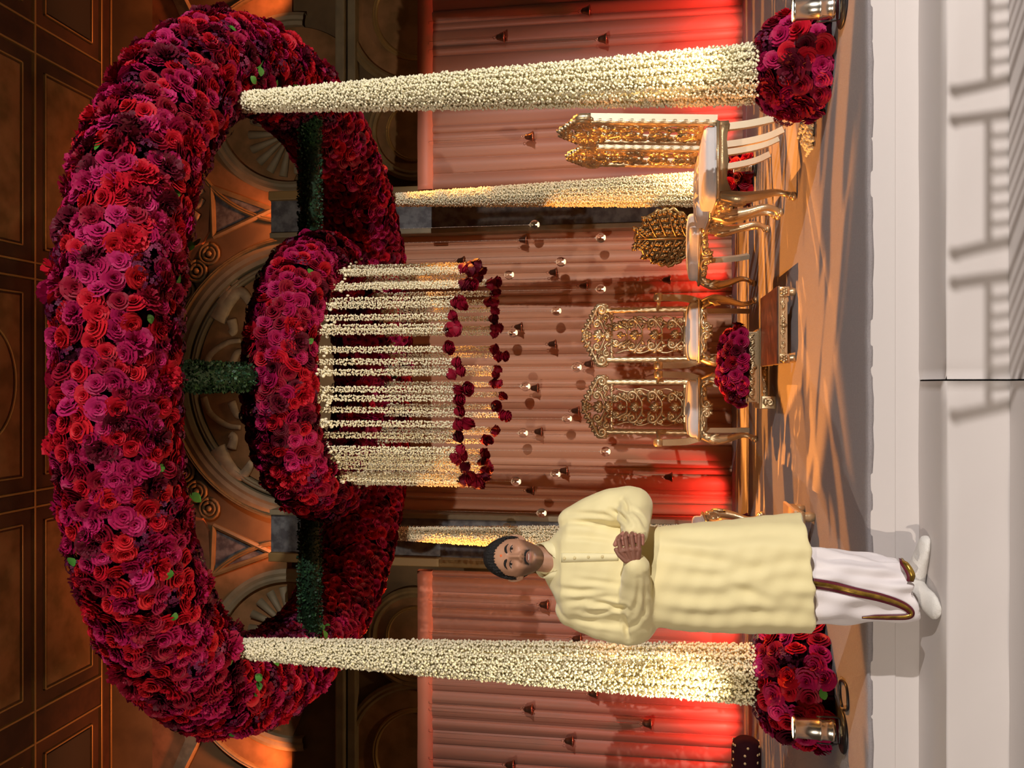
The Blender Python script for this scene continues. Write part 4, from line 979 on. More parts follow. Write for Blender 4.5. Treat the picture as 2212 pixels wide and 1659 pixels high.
mb = MB(); tube(mb, [(-1.60, 9.02, 4.21), (1.70, 9.02, 4.21)], .022, 10); box(mb, (-1.60, 8.88, 4.19), (1.70, 9.16, 4.205), .003)
tag(put('drape_rail', mb, M['black']), 'dark rail along the top of the centre drape carrying bells and globes', 'rail')

# ---- velvet bolster, loose jasmine
c = atZ(1650, 1625, 0); root = thing('bolster_cushion', (-2.78, c.y+.12, 0), 'dark maroon velvet bolster dotted with gold medallions', 'cushion')
mb = MB(); T = np.array(Matrix.Translation((-.42, 0, .120)) @ Matrix.Rotation(PI/2, 4, 'Y')); lathe(mb, [(.02, -.40), (.07, -.395), (.10, -.37), (.112, -.32), (.112, .32), (.10, .37), (.07, .395), (.02, .40)], 28, T=T); put('bolster', mb, M['velvet_maroon'], root)
mb = MB(); rb = np.random.default_rng(8)
for k in range(96):
    x = -.42+.36*(((k*5) % 13)/6-1); a = 2*PI*k/16+(k//16)*.2; T = Matrix.Translation((x, .112*math.cos(a), .120+.112*math.sin(a))) @ Vector((0, math.cos(a), math.sin(a))).to_track_quat('Z', 'Y').to_matrix().to_4x4()
    lathe(mb, [(.011, -.002), (.011, .002), (.004, .004)], 10, T=np.array(T))
tag(put('medallion_dots', mb, M['medallion'], root), kind='stuff')
c = atZ(1757, 285, 0); rj = np.random.default_rng(9); mb = MB()
for k in range(420):
    t = rj.uniform(-1, 1); x = c.x+t*.10; y = c.y+rj.normal(0, .028)-.03*t; z = abs(rj.normal(0, .022))*(1-t*t*.6)+.010
    sphere(mb, (x, y, z), (.012, .010, .009), 6, 4)
tag(put('jasmine_heap', mb, M['jasmine_warm']), 'loose heap of cream jasmine blossoms on the carpet by the rose mound', 'flowers')

# ---- banquet chairs standing on the ballroom floor, in the beam of the house light
def chiavari(x, y, rz):
    root = thing('banquet_chair', (x, y, ZF), 'slim gold spindle-back chair on the ballroom floor before the steps', 'chair', 'spindle-back chairs before the steps', rz); g = M['gold']
    mb = MB(); loft(mb, [ell((0, 0, 0), .20*k, .20*k, 32, z=z, p=5) for z, k in ((.43, .97), (.44, 1), (.455, 1), (.46, .96))]); put('seat', mb, g, root)
    for sx in (1, -1):
        mb = MB(); tube(mb, [(sx*.175, .17, .44), (sx*.18, .18, .001)], [.014, .012], 8); put('leg', mb, g, root)
        mb = MB(); tube(mb, catmull([(sx*.18, -.20, .001), (sx*.175, -.17, .44), (sx*.185, -.19, .70), (sx*.195, -.225, .935)], 5), .013, 8); sphere(mb, (sx*.195, -.226, .94), .016, 8, 6); put('leg', mb, g, root)
    for z in (.58, .84): mb = MB(); tube(mb, [(-.19, -.185-.1*(z-.6), z), (.19, -.185-.1*(z-.6), z)], .010, 8); put('back_rail', mb, g, root)
    for k in range(6):
        mb = MB(); xx = -.13+.052*k; tube(mb, [(xx, -.183, .58), (xx, -.209, .84)], .007, 6); put('spindle', mb, g, root)
    mb = MB()
    for z in (.14, .26):
        for sx in (1, -1): tube(mb, [(sx*.178, .175, z), (sx*.178, -.19, z)], .008, 6)
        tube(mb, [(-.178, .175, z), (.178, .175, z)], .008, 6); tube(mb, [(-.178, -.19, z), (.178, -.19, z)], .008, 6)
    put('stretcher', mb, g, root)
for x in (1.414, 1.892, 2.370, 2.848): chiavari(x, 2.365, 0.0)
# ================================================================== THE STANDING MAN
def voxel_union(mb, voxel, smooth=4, factor=0.5):
    me = mb.mesh('tmp', M['black']); o = bpy.data.objects.new('tmp', me); COL.objects.link(o)
    md = o.modifiers.new('r', 'REMESH'); md.mode = 'VOXEL'; md.voxel_size = voxel
    if smooth: s = o.modifiers.new('s', 'SMOOTH'); s.iterations = smooth; s.factor = factor
    dg = bpy.context.evaluated_depsgraph_get(); dg.update(); e = o.evaluated_get(dg).to_mesh()
    V = np.zeros(len(e.vertices)*3, np.float32); e.vertices.foreach_get('co', V); V = V.reshape(-1, 3).astype(float); F = [tuple(p.vertices) for p in e.polygons]
    o.evaluated_get(dg).to_mesh_clear(); bpy.data.objects.remove(o); bpy.data.meshes.remove(me); return V, F
def capsule(mb, pts, rad, seg=14):
    pts = [np.asarray(p, float) for p in pts]; rad = [rad]*len(pts) if np.isscalar(rad) else rad
    tube(mb, pts, rad, seg, up=(0.13, 0.2, 1))
    for p, r in zip(pts, rad): sphere(mb, p, r*1.0, seg, 8)
def normals_of(V, F):
    N_ = np.zeros_like(V)
    for f in F:
        a, b, c = V[f[0]], V[f[1]], V[f[2]]; n = np.cross(b-a, c-a)
        for i in f: N_[i] += n
    return N_/(np.linalg.norm(N_, axis=1, keepdims=True)+1e-12)
PX, PY = -0.775, 3.56
man = thing('person', (PX, PY, ZB), 'man in a pale yellow tunic and white wrap standing on the step with hands clasped', 'person')
ORG = np.array((PX, PY, ZB))
def at(a, b, Y): return np.array(atY(a, b, Y))
def child(name, V, F, mat, parent=None, smooth=True):
    mb = MB(); mb.add(V-ORG, F); return put(name, mb, mat, parent or man, smooth)
mk('kurta', (0.84, 0.74, 0.40), 0.6, sheen=0.25, spec=0.3, bump=0.05, bscale=300)
mk('kurta_collar', (0.88, 0.79, 0.46), 0.6, spec=0.3)
mk('button', (0.72, 0.60, 0.30), 0.3)
mk('dhoti', (0.80, 0.75, 0.76), 0.65, sheen=0.2, bump=0.04, bscale=200)
mk('maroon_border', (0.13, 0.012, 0.025), 0.5)
mk('gold_border', (0.50, 0.30, 0.05), 0.3, 0.7, var=0.5, vscale=30)
mk('sock', (0.74, 0.72, 0.68), 0.9, bump=0.3, bscale=260)
mk('hair', (0.008, 0.006, 0.005), 0.6, bump=0.8, bscale=240)
mk('eye_white', (0.40, 0.31, 0.27), 0.25); mk('iris', (0.010, 0.006, 0.004), 0.15)
mk('tilak', (0.75, 0.13, 0.02), 0.7); mk('teeth', (0.75, 0.68, 0.6), 0.3)
sk = principled('skin', (0.40, 0.20, 0.115), 0.5, spec=0.4, bump=0.03, bscale=300); M['skin'] = sk
N_, L_ = nodes(sk); at_ = N_.new('ShaderNodeVertexColor'); at_.layer_name = 'tone'; L_.new(at_.outputs['Color'], N_['Principled BSDF'].inputs['Base Color'])
SKIN = np.array((0.48, 0.25, 0.15)); DARK = np.array((0.045, 0.026, 0.018)); LIP = np.array((0.36, 0.13, 0.10))

# ---- head (front is -Y in its own frame)
HB = np.array((-0.732, 3.545, 1.447)); YAW = math.radians(15); HROT = np.array(Euler((math.radians(-2), 0, YAW)).to_matrix())
nt, npz = 150, 190
th_, ph_ = np.meshgrid(np.linspace(0.001, PI-0.001, nt), np.linspace(0, 2*PI, npz, endpoint=False), indexing='ij')
def spow(x, p): return np.sign(x)*abs(x)**p
st, ct, sp, cp = np.sin(th_), np.cos(th_), np.sin(ph_), np.cos(ph_)
hz = 0.126*spow(ct, 0.92); k = spow(st, 0.86)
hx = 0.076*k*spow(cp, 0.95); hy = np.where(sp < 0, 0.090, 0.100)*k*spow(sp, 0.95)   # sp<0 = front
s = np.clip(-hz/0.126, 0, 1); tz = np.clip(hz/0.126, 0, 1)
hx *= (1-0.27*s**1.5)*(1+0.05*np.exp(-((hz-0.035)/0.05)**2)); hy = np.where(hy < 0, hy*(1+0.02*s), hy*(1-0.28*s))
hy -= 0.010*s                                                       # chin forward
hz = np.where(hz < -0.085, -0.085+(hz+0.085)*0.86, hz)
fr = np.clip(-sp*1.4, 0, 1)*st
def G(x0, z0, sx, sz): return np.exp(-((hx-x0)/sx)**2-((hz-z0)/sz)**2)
d = np.zeros_like(hx)
nz_ = np.interp(hz, [-0.050, -0.040, -0.030, -0.010, 0.015, 0.03], [0, 0.012, 0.027, 0.018, 0.008, 0.0]); nw = np.interp(hz, [-0.04, -0.03, 0.0, 0.03], [0.012, 0.0125, 0.009, 0.010])
d += nz_*np.exp(-(hx/nw)**2)
for q in (1, -1):
    d += 0.010*G(q*0.0145, -0.034, 0.007, 0.007) - 0.013*G(q*0.031, 0.010, 0.017, 0.011) + 0.005*G(q*0.028, 0.032, 0.024, 0.008) + 0.008*G(q*0.044, -0.020, 0.020, 0.018) + 0.006*G(q*0.031, 0.010, 0.011, 0.006)
    d -= 0.005*G(q*0.030, -0.052, 0.008, 0.014)
d += 0.007*G(0, -0.0570, 0.019, 0.0050)+0.008*G(0, -0.0715, 0.016, 0.0052)-0.006*G(0, -0.0640, 0.024, 0.0024)+0.009*G(0, -0.101, 0.020, 0.013)-0.005*G(0, -0.083, 0.018, 0.006)
hy = hy-d*fr
HV = np.stack([hx, hy, hz], -1).reshape(-1, 3)
HF = [(i*npz+j, i*npz+(j+1) % npz, (i+1)*npz+(j+1) % npz, (i+1)*npz+j) for i in range(nt-1) for j in range(npz)]
HF = [f[::-1] for f in HF]
# skin tone: stubble beard, moustache, lips, darker sockets; shade painted into nostrils, mouth line
x, y, z = HV[:, 0], HV[:, 1], HV[:, 2]; tone = np.tile(SKIN, (len(HV), 1))
def blend(w, c):
    global tone
    w = np.clip(w, 0, 1)[:, None]; tone = tone*(1-w)+np.array(c)*w
front = np.clip((-y)/0.03, 0, 1)
jaw = np.clip((-0.035-z+0.9*np.clip(abs(x)-0.040, 0, 1))/0.022, 0, 1)*np.clip((abs(x)*1.2-0.012)/0.02+np.clip((-0.078-z)/0.012, 0, 1), 0, 1)*(y < 0.045)
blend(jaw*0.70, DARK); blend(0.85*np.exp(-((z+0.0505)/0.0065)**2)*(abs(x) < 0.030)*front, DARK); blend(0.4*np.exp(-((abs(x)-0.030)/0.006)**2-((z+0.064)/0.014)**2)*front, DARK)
blend(0.95*np.exp(-(x/0.020)**4-((z+0.0580)/0.0035)**2)*front, LIP*0.7); blend(0.95*np.exp(-(x/0.018)**4-((z+0.0705)/0.0052)**2)*front, LIP); blend(0.9*np.exp(-(x/0.022)**4-((z+0.0642)/0.0015)**2)*front, DARK*0.6)
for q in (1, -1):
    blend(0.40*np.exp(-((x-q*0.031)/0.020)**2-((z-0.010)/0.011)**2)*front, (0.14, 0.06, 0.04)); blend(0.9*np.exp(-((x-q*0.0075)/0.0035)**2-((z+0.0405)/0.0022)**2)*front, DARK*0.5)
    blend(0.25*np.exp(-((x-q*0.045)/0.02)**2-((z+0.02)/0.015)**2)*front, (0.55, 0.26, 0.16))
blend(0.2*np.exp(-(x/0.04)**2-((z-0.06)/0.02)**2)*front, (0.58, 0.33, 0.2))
hbvh = BVHTree.FromPolygons([Vector(p) for p in HV], HF)
def face(xx, zz, off=0.0):
    h = hbvh.ray_cast(Vector((xx, -0.3, zz)), Vector((0, 1, 0))); return np.array(h[0])+np.array((0, -off, 0))
def to_world(V): return np.asarray(V) @ HROT.T + HB
bodyV = [to_world(HV)]; bodyF = list(HF); bodyC = [tone]
def add_body(V, F, C):
    n = sum(len(a) for a in bodyV); bodyV.append(np.asarray(V)); bodyF.extend([tuple(i+n for i in f) for f in F]); bodyC.append(np.tile(C, (len(V), 1)) if np.ndim(C) == 1 else C)
for q in (1, -1):                                                   # ears
    mb = MB(); rim = catmull([(q*.070, -.002, .022), (q*.084, .010, .036), (q*.093, .022, .028), (q*.092, .024, .004), (q*.084, .014, -.018), (q*.072, .000, -.026)], 6)
    tube(mb, rim, np.interp(np.linspace(0, 1, len(rim)), [0, .2, .8, 1], [.005, .0055, .0065, .007]), 8); sphere(mb, (q*.078, .012, .003), (.006, .016, .026), 12, 8); sphere(mb, (q*.080, .004, -.004), (.006, .006, .008), 8, 6)
    V, F = voxel_union(mb, .0018, 4); add_body(to_world(V), F, SKIN*np.array((1.12, 1.15, 1.15)))
# neck, trunk, limbs
mb = MB(); nb = at(1210, 1207, 3.57)
loft(mb, [np.stack([c[0]+rx*np.cos(np.arange(24)*PI/12), c[1]+ry*np.sin(np.arange(24)*PI/12), np.full(24, c[2])], -1) for c, rx, ry in (((nb[0], 3.575, 1.10), .10, .08), ((nb[0], 3.575, 1.215), .080, .066), ((-.742, 3.572, 1.27), .057, .058), ((-.738, 3.568, 1.33), .054, .060), ((-.735, 3.565, 1.42), .050, .055))])
V, F = voxel_union(mb, .005, 3); add_body(V, F, SKIN*.85)
SHR, SHL = at(1234, 1126, 3.58), at(1228, 1318, 3.58); ELR, ELL = at(1378, 1088, 3.52), at(1385, 1350, 3.55); WRR, WRL = at(1378, 1140, 3.37), at(1375, 1232, 3.335)
mb = MB(); hip = np.array((-.775, 3.57, .70))
capsule(mb, [(-.75, 3.575, 1.16), (-.76, 3.575, .95), hip], [.085, .085, .10]); capsule(mb, [SHR, (-.745, 3.575, 1.17), SHL], .05)
capsule(mb, [SHR, ELR, WRR+(0, .03, 0)], [.042, .032, .018]); capsule(mb, [SHL, ELL, WRL], [.042, .032, .020])
AKR, AKL = np.array(atZ(1985, 1262, ZB+.09)), np.array(atZ(1990, 1302, ZB+.09)); AKR[1] = 3.62; AKL[1] = 3.60
AKR[0] = -.770; AKL[0] = -.855
capsule(mb, [hip+(.07, 0, 0), (-.70, 3.545, .32), AKR], [.075, .052, .036]); capsule(mb, [hip-(.07, 0, 0), (-.86, 3.545, .32), AKL], [.075, .052, .036])
V, F = voxel_union(mb, .008, 3); add_body(V, F, SKIN)
# clasped hands, fingers interlaced
YH = 3.295
def h(a, b, dy=0.0): return at(a, b, YH+dy)
mb = MB(); W_ = h(1372, 1226, .03)
K = [h(1341, 1189), h(1355, 1186, -.004), h(1368, 1185, -.004), h(1380, 1186, .002)]; Mi = [h(1336, 1167, -.004), h(1351, 1161, -.010), h(1364, 1157, -.008), h(1380, 1159, -.002)]; Ti = [h(1339, 1158, .020), h(1353, 1152, .018), h(1366, 1149, .020), h(1381, 1152, .022)]
for a, b, c, rr in zip(K, Mi, Ti, (.0090, .0095, .0092, .0082)):
    capsule(mb, [W_, a*.5+W_*.5, a], [.017, .015, .0115]); capsule(mb, [a, b, c], [.0100, rr, rr*.92])
capsule(mb, K, .0105); capsule(mb, [W_*.5+K[0]*.5, W_*.5+K[3]*.5], .016); capsule(mb, [h(1378, 1240, .05), W_], [.026, .021])
capsule(mb, [h(1352, 1210, .012), h(1338, 1198, .006), h(1331, 1187, .006)], [.013, .0105, .0092])
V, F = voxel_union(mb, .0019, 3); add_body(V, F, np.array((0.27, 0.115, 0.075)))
mb = MB(); W2 = h(1378, 1132, .085); K2 = [h(1343, 1163, .034), h(1358, 1157, .030), h(1373, 1154, .030), h(1387, 1156, .034)]; M2 = [h(1345, 1163, .008), h(1357.5, 1157, .006), h(1372, 1154.5, .006), h(1388, 1157, .010)]; T2_ = [h(1346, 1176, .012), h(1358, 1172, .010), h(1373, 1170, .010), h(1388, 1174, .012)]
for a, b, c in zip(K2, M2, T2_): capsule(mb, [W2, a*.5+W2*.5, a], [.018, .015, .011]); capsule(mb, [a, b, c], [.0095, .0085, .0080])
capsule(mb, K2, .011); capsule(mb, [h(1352, 1150, .045), h(1336, 1162, .022), h(1329, 1176, .014)], [.013, .0105, .0092]); capsule(mb, [h(1379, 1115, .13), W2], [.020, .020])
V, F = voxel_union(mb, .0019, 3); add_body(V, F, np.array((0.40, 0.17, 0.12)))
mb = MB(); mb.add(np.concatenate(bodyV)-ORG, bodyF); me = mb.mesh('body', M['skin']); ca = me.color_attributes.new('tone', 'FLOAT_COLOR', 'POINT')
C4 = np.ones((len(me.vertices), 4), np.float32); C4[:, :3] = np.concatenate(bodyC); ca.data.foreach_set('color', C4.ravel()); body = link('body', me, man)
# eyes, brows, moustache, mark on the forehead, hair
for q in (1, -1):
    c = face(q*.031, .010); mb = MB(); sphere(mb, c+(0, .0072, 0), (.0130, .0085, .0046), 18, 12); child('eye', to_world(mb.arrays()[0]), mb.f, M['eye_white'])
    ci = c+(.0015, -.0006, -.0003); mb = MB(); sphere(mb, ci, (.0054, .0030, .0050), 14, 10); child('iris', to_world(mb.arrays()[0]), mb.f, M['iris'])
    mb = MB(); P = np.array([face(q*(.031+dx), .010+dz, .0012) for dx, dz in ((-.0150, -.001), (-.009, .0040), (0, .0056), (.009, .0042), (.0160, -.001))]); P = catmull(P, 5); tube(mb, P, np.interp(np.linspace(0, 1, len(P)), [0, .5, 1], [.0010, .0024, .0012]), 6); child('eyelid', to_world(mb.arrays()[0]), mb.f, M['hair'])
    mb = MB(); P = catmull([face(q*a, b, .0008) for a, b in ((.012, .0270), (.022, .0325), (.036, .0345), (.052, .0265))], 6); tube(mb, P, np.interp(np.linspace(0, 1, len(P)), [0, .25, .7, 1], [.0026, .0054, .0048, .0012]), 8, up=(0, 1, 0), flat=.5); child('eyebrow', to_world(mb.arrays()[0]), mb.f, M['hair'])
    mb = MB(); P = catmull([face(q*a, b, .0010) for a, b in ((.002, -.0485), (.012, -.0495), (.022, -.0545), (.0300, -.0640))], 6); tube(mb, P, np.interp(np.linspace(0, 1, len(P)), [0, .4, .8, 1], [.0042, .0048, .0034, .0010]), 8, up=(0, 1, 0), flat=.5); child('moustache', to_world(mb.arrays()[0]), mb.f, M['hair'])
mb = MB(); c = face(.002, .052); sphere(mb, c, (.0052, .0014, .0058), 14, 8); child('forehead_mark', to_world(mb.arrays()[0]), mb.f, M['tilak'])
mb = MB(); P = catmull([face(a, b, .0002) for a, b in ((-.013, -.0625), (0, -.0640), (.013, -.0625))], 5); tube(mb, P, .0017, 6, up=(0, 1, 0), flat=.6); child('teeth', to_world(mb.arrays()[0]), mb.f, M['teeth'])
az = np.arctan2(abs(x), -y)                                        # 0 in front, pi behind
line = np.interp(az, [0, .35, .62, .85, 1.15, 1.35, 1.55, 1.9, 2.4, PI], [.082, .080, .066, .050, .040, -.012, .012, -.03, -.065, -.075])+.003*np.sin(az*40)
mask = z-line; rn = np.random.default_rng(4)
off = np.clip(mask/.02, 0, 1)*(.010+.006*np.clip(z/.12, 0, 1))+.0012*np.sin(x*420+z*300)*np.sin(y*380)
nrm = HV/np.linalg.norm(HV, axis=1, keepdims=True); hv = HV+nrm*(off+.0006)[:, None]
keep = [f for f in HF if all(mask[i] > -.001 for i in f)]; idx = sorted({i for f in keep for i in f}); mp = {a: b for b, a in enumerate(idx)}
child('hair', to_world(hv[idx]), [tuple(mp[i] for i in f) for f in keep], M['hair'])

# ---- tunic
st_ = [(1179, 1176, 1243, .068), (1186, 1172, 1258, .074), (1194, 1164, 1280, .082), (1202, 1152, 1300, .090), (1213, 1136, 1322, .097), (1228, 1114, 1338, .104), (1250, 1108, 1342, .112), (1290, 1122, 1340, .122), (1350, 1130, 1345, .128), (1420, 1138, 1352, .132), (1480, 1132, 1361, .142), (1560, 1125, 1365, .150), (1650, 1117, 1366, .157), (1742, 1109, 1366, .162)]
mb = MB(); rings = []
for a, b, c, ry in st_:
    p, q = at(a, b, PY), at(a, c, PY); r_ = ell(((p[0]+q[0])/2, PY, p[2]), abs(p[0]-q[0])/2, ry, 72, p=2.25)
    if a < 1220: r_[:, 2] += (r_[:, 1]-PY)*.80*((1220-a)/41)**1.3
    if a == 1742: r_[:, 2] += (r_[:, 0]-PX)*0.075
    rings.append(r_)
loft(mb, rings)
def sleeve(A_, B_, C_, rs):
    P = catmull([A_, A_*.5+B_*.5+np.array((np.sign(B_[0]-PX)*.012, 0, 0)), B_, B_*.5+C_*.5, C_], 6); capsule(mb, list(P), list(np.interp(np.linspace(0, 1, len(P)), [0, .25, .5, .75, 1], rs)), 18)
sleeve(SHR+(.0, 0, -.01), ELR+(0.0, 0, .02), at(1372, 1150, 3.352), [.066, .078, .074, .066, .052]); sleeve(SHL+(.0, 0, -.01), ELL+(.0, 0, .018), at(1374, 1222, 3.335), [.066, .080, .076, .068, .052])
KV, KF = voxel_union(mb, .0055, 14); KN = normals_of(KV, KF)
if np.dot(KN[np.argmin(KV[:, 1])], (0, -1, 0)) < 0: KN = -KN
# soft cloth folds: pulled creases traced where the photo shows them, flutes in the skirt
disp = np.zeros(len(KV)); fz = np.clip(-KN[:, 1]*1.6+.3, 0, 1)
def crease(pts, depth, width, ridge=0.6):
    global disp
    P = [at(a, b, 3.42) for a, b in pts]; P = catmull(P, 6); best = np.full(len(KV), 9.0); tb = np.zeros(len(KV))
    Q = KV[:, [0, 2]]*1.0; sc = 3.42/KV[:, 1]; Q = np.stack([KV[:, 0]*sc, (KV[:, 2]-CAMH)*sc+CAMH], -1)
    for i in range(len(P)-1):
        a, b = P[i][[0, 2]], P[i+1][[0, 2]]; ab = b-a; t = np.clip(((Q-a) @ ab)/(ab @ ab+1e-12), 0, 1); dd = np.linalg.norm(Q-a-t[:, None]*ab, axis=1); m = dd < best; best[m] = dd[m]; tb[m] = (i+t[m])/(len(P)-1)
    e = np.sin(PI*np.clip(tb, 0.04, .96))**.6
    disp += fz*e*(-depth*np.exp(-(best/width)**2)+depth*ridge*np.exp(-((best-1.9*width)/width)**2))
for pts, dp, w in (([(1275, 1302), (1315, 1306), (1356, 1316)], .012, .010), ([(1262, 1324), (1310, 1318), (1350, 1310)], .007, .009), ([(1348, 1322), (1352, 1350), (1357, 1384)], .010, .008), ([(1318, 1102), (1340, 1112), (1360, 1134)], .012, .009), ([(1346, 1078), (1352, 1092), (1356, 1106)], .008, .007),
                   ([(1212, 1130), (1280, 1128), (1345, 1136)], .006, .010), ([(1212, 1157), (1270, 1158), (1330, 1166)], .006, .012), ([(1230, 1108), (1290, 1110), (1350, 1120)], .005, .009), ([(1205, 1270), (1250, 1276), (1295, 1274)], .006, .011), ([(1215, 1300), (1260, 1296), (1330, 1290)], .006, .012), ([(1225, 1330), (1290, 1345), (1350, 1350)], .005, .011), ([(1240, 1250), (1290, 1256), (1340, 1262)], .004, .010),
                   ([(1365, 1325), (1378, 1290), (1382, 1250)], .006, .010), ([(1395, 1330), (1392, 1290), (1394, 1240)], .005, .008), ([(1365, 1100), (1385, 1118), (1395, 1140)], .006, .008), ([(1350, 1360), (1380, 1340), (1400, 1300)], .004, .009),
                   ([(1425, 1190), (1520, 1205), (1640, 1225)], .006, .020), ([(1420, 1160), (1540, 1160), (1700, 1150)], .006, .022), ([(1430, 1280), (1550, 1285), (1730, 1255)], .007, .024), ([(1440, 1325), (1560, 1330), (1735, 1320)], .006, .020), ([(1550, 1250), (1640, 1290), (1700, 1310)], .005, .018), ([(1460, 1235), (1560, 1240), (1735, 1205)], .005, .02)):
    crease(pts, dp, w)
ang = np.arctan2(KV[:, 1]-PY, KV[:, 0]-PX); low = np.clip((0.75-KV[:, 2])/.45, 0, 1)*(KV[:, 2] < .9)
disp += low*(.005*np.sin(ang*7+KV[:, 2]*1.5)+.002*np.sin(ang*15+1.3))
disp += .0022*np.sin(KV[:, 0]*60+KV[:, 2]*35)*np.sin(KV[:, 2]*48-KV[:, 0]*22)
KV2 = KV+KN*disp[:, None]
kurta = child('tunic', KV2, KF, M['kurta']); kb = BVHTree.FromPolygons([Vector(p) for p in KV2], KF)
def onto(bv, a, b, off=0.0):
    dr = ray(a, b); hh = bv.ray_cast(Vector((0, 0, CAMH)), dr); p = hh[0] if hh[0] is not None else atY(a, b, 3.45); return np.array(p)-np.array(dr)*off
# stand collar, placket, buttons, cuffs, hem
mb = MB(); cc = np.array((-.744, 3.566, 1.326)); v = []; f = []; n = 40; a0, a1 = math.radians(-90-342/2+180-9), 0
for i in range(n):
    t = i/(n-1); a = -PI/2+math.radians(6)+t*math.radians(348); fr_ = max(0, math.cos(a+PI/2)); dz = .046*math.sin(a)
    for rr, zz in ((.080, -.034), (.080, -.014), (.071, .022), (.066, .023), (.070, -.034)):
        up_ = (zz+.034)/.057; a_ = a+up_*math.radians(20)*(1-t*2)*fr_**6; v.append((cc[0]+rr*1.02*math.cos(a_), cc[1]+rr*1.0*math.sin(a_), cc[2]+zz+dz-.014*up_*fr_**8))
for i in range(n-1):
    for k_ in range(5): a = i*5; f.append((a+k_, a+(k_+1) % 5, a+5+(k_+1) % 5, a+5+k_))
f += [(0, 1, 2, 3, 4), tuple((n-1)*5+k_ for k_ in (4, 3, 2, 1, 0))]
child('collar', np.array(v), f, M['kurta_collar'], kurta)
def strip(bv, left, right, off, name, mat, parent, thick=.003):
    A_ = np.array([onto(bv, *p, off) for p in left]); B_ = np.array([onto(bv, *p, off) for p in right]); n = len(A_); bk_ = np.array((0, thick, 0)); v = np.concatenate([A_, B_, B_+bk_, A_+bk_]); f = []
    for i in range(n-1):
        for a, b in ((0, 1), (1, 2), (2, 3), (3, 0)): f.append((a*n+i, a*n+i+1, b*n+i+1, b*n+i))
    f += [(0, n, 2*n, 3*n), (n-1, 4*n-1, 3*n-1, 2*n-1)]; return child(name, v, f, mat, parent)
vs = np.linspace(1212, 1336, 26); strip(kb, [(a, 1194+(a-1212)*.012) for a in vs], [(a, 1214-(a-1212)*.03) for a in vs], .003, 'placket', M['kurta_collar'], kurta)
for a, b in ((1219, 1206), (1241, 1205), (1271, 1203), (1301, 1202)):
    mb = MB(); c = onto(kb, a, b, .0055); sphere(mb, c, (.0062, .0025, .0062), 12, 8); child('button', mb.arrays()[0], mb.f, M['button'], kurta)
# ---- wrap (dhoti) with woven border
sd = [(1690, 1172, 1352, .130), (1755, 1182, 1346, .122), (1800, 1188, 1345, .116), (1860, 1197, 1342, .108), (1910, 1204, 1341, .102), (1962, 1212, 1339, .096)]
mb = MB(); rings = []
for i, (a, b, c, ry) in enumerate(sd):
    p, q = at(a, b, PY), at(a, c, PY); r_ = ell(((p[0]+q[0])/2, PY+.01, p[2]), abs(p[0]-q[0])/2, ry, 72, p=2.3)
    t = i/(len(sd)-1)
    if i >= 3: r_[:, 2] += (r_[:, 0]-PX+.04)*.30*(t-.5)*2*(1)
    rings.append(r_)
loft(mb, rings); DV, DF = voxel_union(mb, .0055, 4); DN = normals_of(DV, DF)
if np.dot(DN[np.argmin(DV[:, 1])], (0, -1, 0)) < 0: DN = -DN
an = np.arctan2(DV[:, 1]-PY, DV[:, 0]-PX)
DV = DV+DN*(.006*np.sin(an*6+DV[:, 2]*14)+.005*np.sin(an*11-DV[:, 2]*9)+.003*np.sin(DV[:, 2]*40+an*5))[:, None]
dh = child('wrap', DV, DF, M['dhoti']); db = BVHTree.FromPolygons([Vector(p) for p in DV], DF)
# overlapping front flap whose edge carries the border down to the lower corner and back up
def edge_strip(ctr, half, off, name, mat, nrm2=None):
    C_ = catmull([np.array((a, b, 0.)) for a, b in ctr], 8)[:, :2]; T_ = np.gradient(C_, axis=0); T_ /= np.linalg.norm(T_, axis=1, keepdims=True); Nn = np.stack([-T_[:, 1], T_[:, 0]], -1)
    hw = np.interp(np.linspace(0, 1, len(C_)), np.linspace(0, 1, len(half)), half)[:, None]
    return strip(db, [tuple(p) for p in C_+Nn*hw], [tuple(p) for p in C_-Nn*hw], off, name, mat, dh)
path = [(1752, 1259), (1800, 1267), (1850, 1279), (1900, 1290), (1940, 1303), (1962, 1315), (1969, 1326), (1958, 1332), (1925, 1333), (1890, 1333), (1862, 1334)]
edge_strip(path, [11, 10.5, 10, 9.5, 9, 8, 7, 6.5, 6, 5, 2], .006, 'border', M['maroon_border']); edge_strip(path, [5.0, 4.8, 4.6, 4.4, 4.0, 3.4, 3, 3, 2.6, 2, .6], .014, 'gold_stripe', M['gold_border'])
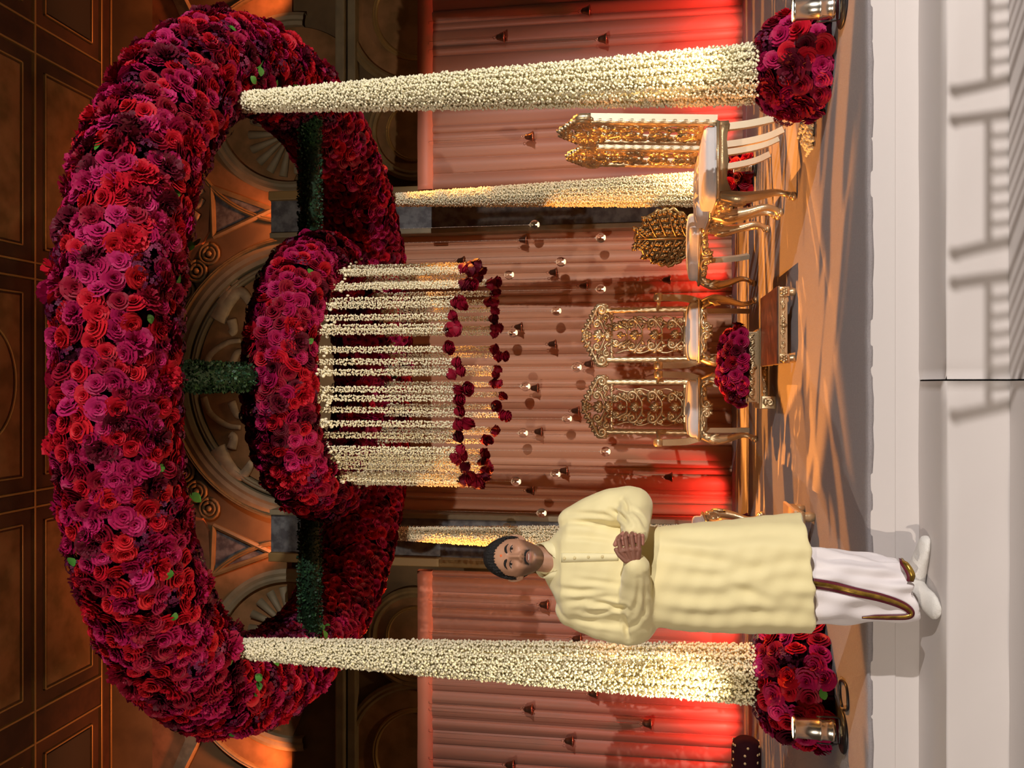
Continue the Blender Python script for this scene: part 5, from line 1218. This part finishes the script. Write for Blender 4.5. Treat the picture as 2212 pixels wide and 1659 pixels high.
def free_strip(pts, half, name, mat, Yv):
    C_ = np.array([at(a, b, y_) for (a, b), y_ in zip(pts, Yv)]); C_ = catmull(list(C_), 8); T_ = np.gradient(C_, axis=0); T_ /= np.linalg.norm(T_, axis=1, keepdims=True); S_ = np.cross(T_, (0, 1, 0)); S_ /= np.linalg.norm(S_, axis=1, keepdims=True)
    hw = np.interp(np.linspace(0, 1, len(C_)), np.linspace(0, 1, len(half)), half)[:, None]; A_, B_ = C_+S_*hw, C_-S_*hw; n = len(A_); bk_ = np.array((0, .004, 0)); v = np.concatenate([A_, B_, B_+bk_, A_+bk_]); f = []
    for i in range(n-1):
        for a, b in ((0, 1), (1, 2), (2, 3), (3, 0)): f.append((a*n+i, a*n+i+1, b*n+i+1, b*n+i))
    f += [(0, n, 2*n, 3*n), (n-1, 4*n-1, 3*n-1, 2*n-1)]; return child(name, v, f, mat, dh)
hp = [(1945, 1206), (1952, 1216), (1962, 1230), (1968, 1244), (1966, 1256)]
free_strip(hp, [.006, .012, .014, .015, .012], 'border', M['maroon_border'], [3.52, 3.475, 3.455, 3.450, 3.455]); free_strip([(a+3.5, b-1) for a, b in hp], [.004, .009, .010, .010, .006], 'gold_stripe', M['gold_border'], [3.517, 3.471, 3.451, 3.446, 3.451])
# ---- socks
def sock(heel, toe, ankle, name='sock', wd=.046):
    heel, toe, ankle = (np.asarray(a, float) for a in (heel, toe, ankle)); ax = toe-heel; ln = np.linalg.norm(ax); ax /= ln; sd_ = np.cross(ax, (0, 0, 1)); mb = MB(); rings = []
    for t, w, hh in ((0, .45, .30), (.03, .62, .55), (.12, .74, .85), (.3, .80, .92), (.5, .92, .72), (.7, 1.05, .54), (.85, 1.0, .44), (.95, .75, .36), (1.0, .35, .22)):
        a = np.arange(20)*PI/10; H2 = hh*.088; rings.append(heel+ax*ln*t+np.outer(np.cos(a)*w*wd, sd_)+np.outer(H2/2+np.sin(a)*H2/2+.001, (0, 0, 1)))
    loft(mb, rings); capsule(mb, [heel+ax*ln*.17+np.array((0, 0, .05)), ankle, ankle+np.array((0, 0, .14))], [.042, .043, .050])
    V, F = voxel_union(mb, .004, 4); V[:, 2] = np.maximum(V[:, 2], ZB+.0012); return child(name, V, F, M['sock'])
hR, tR = np.array(atZ(1997, 1275, ZB)), np.array(atZ(2010, 1160, ZB)); sock(hR, tR, np.array((hR[0]+.045, hR[1], ZB+.10)))
tL = np.array(atZ(2036, 1322, ZB)); hL = tL+np.array((.055, .20, 0)); hL[1] = min(hL[1], 3.665); sock(hL, tL, np.array((hL[0]-.012, hL[1]-.03, ZB+.10)), wd=.050)
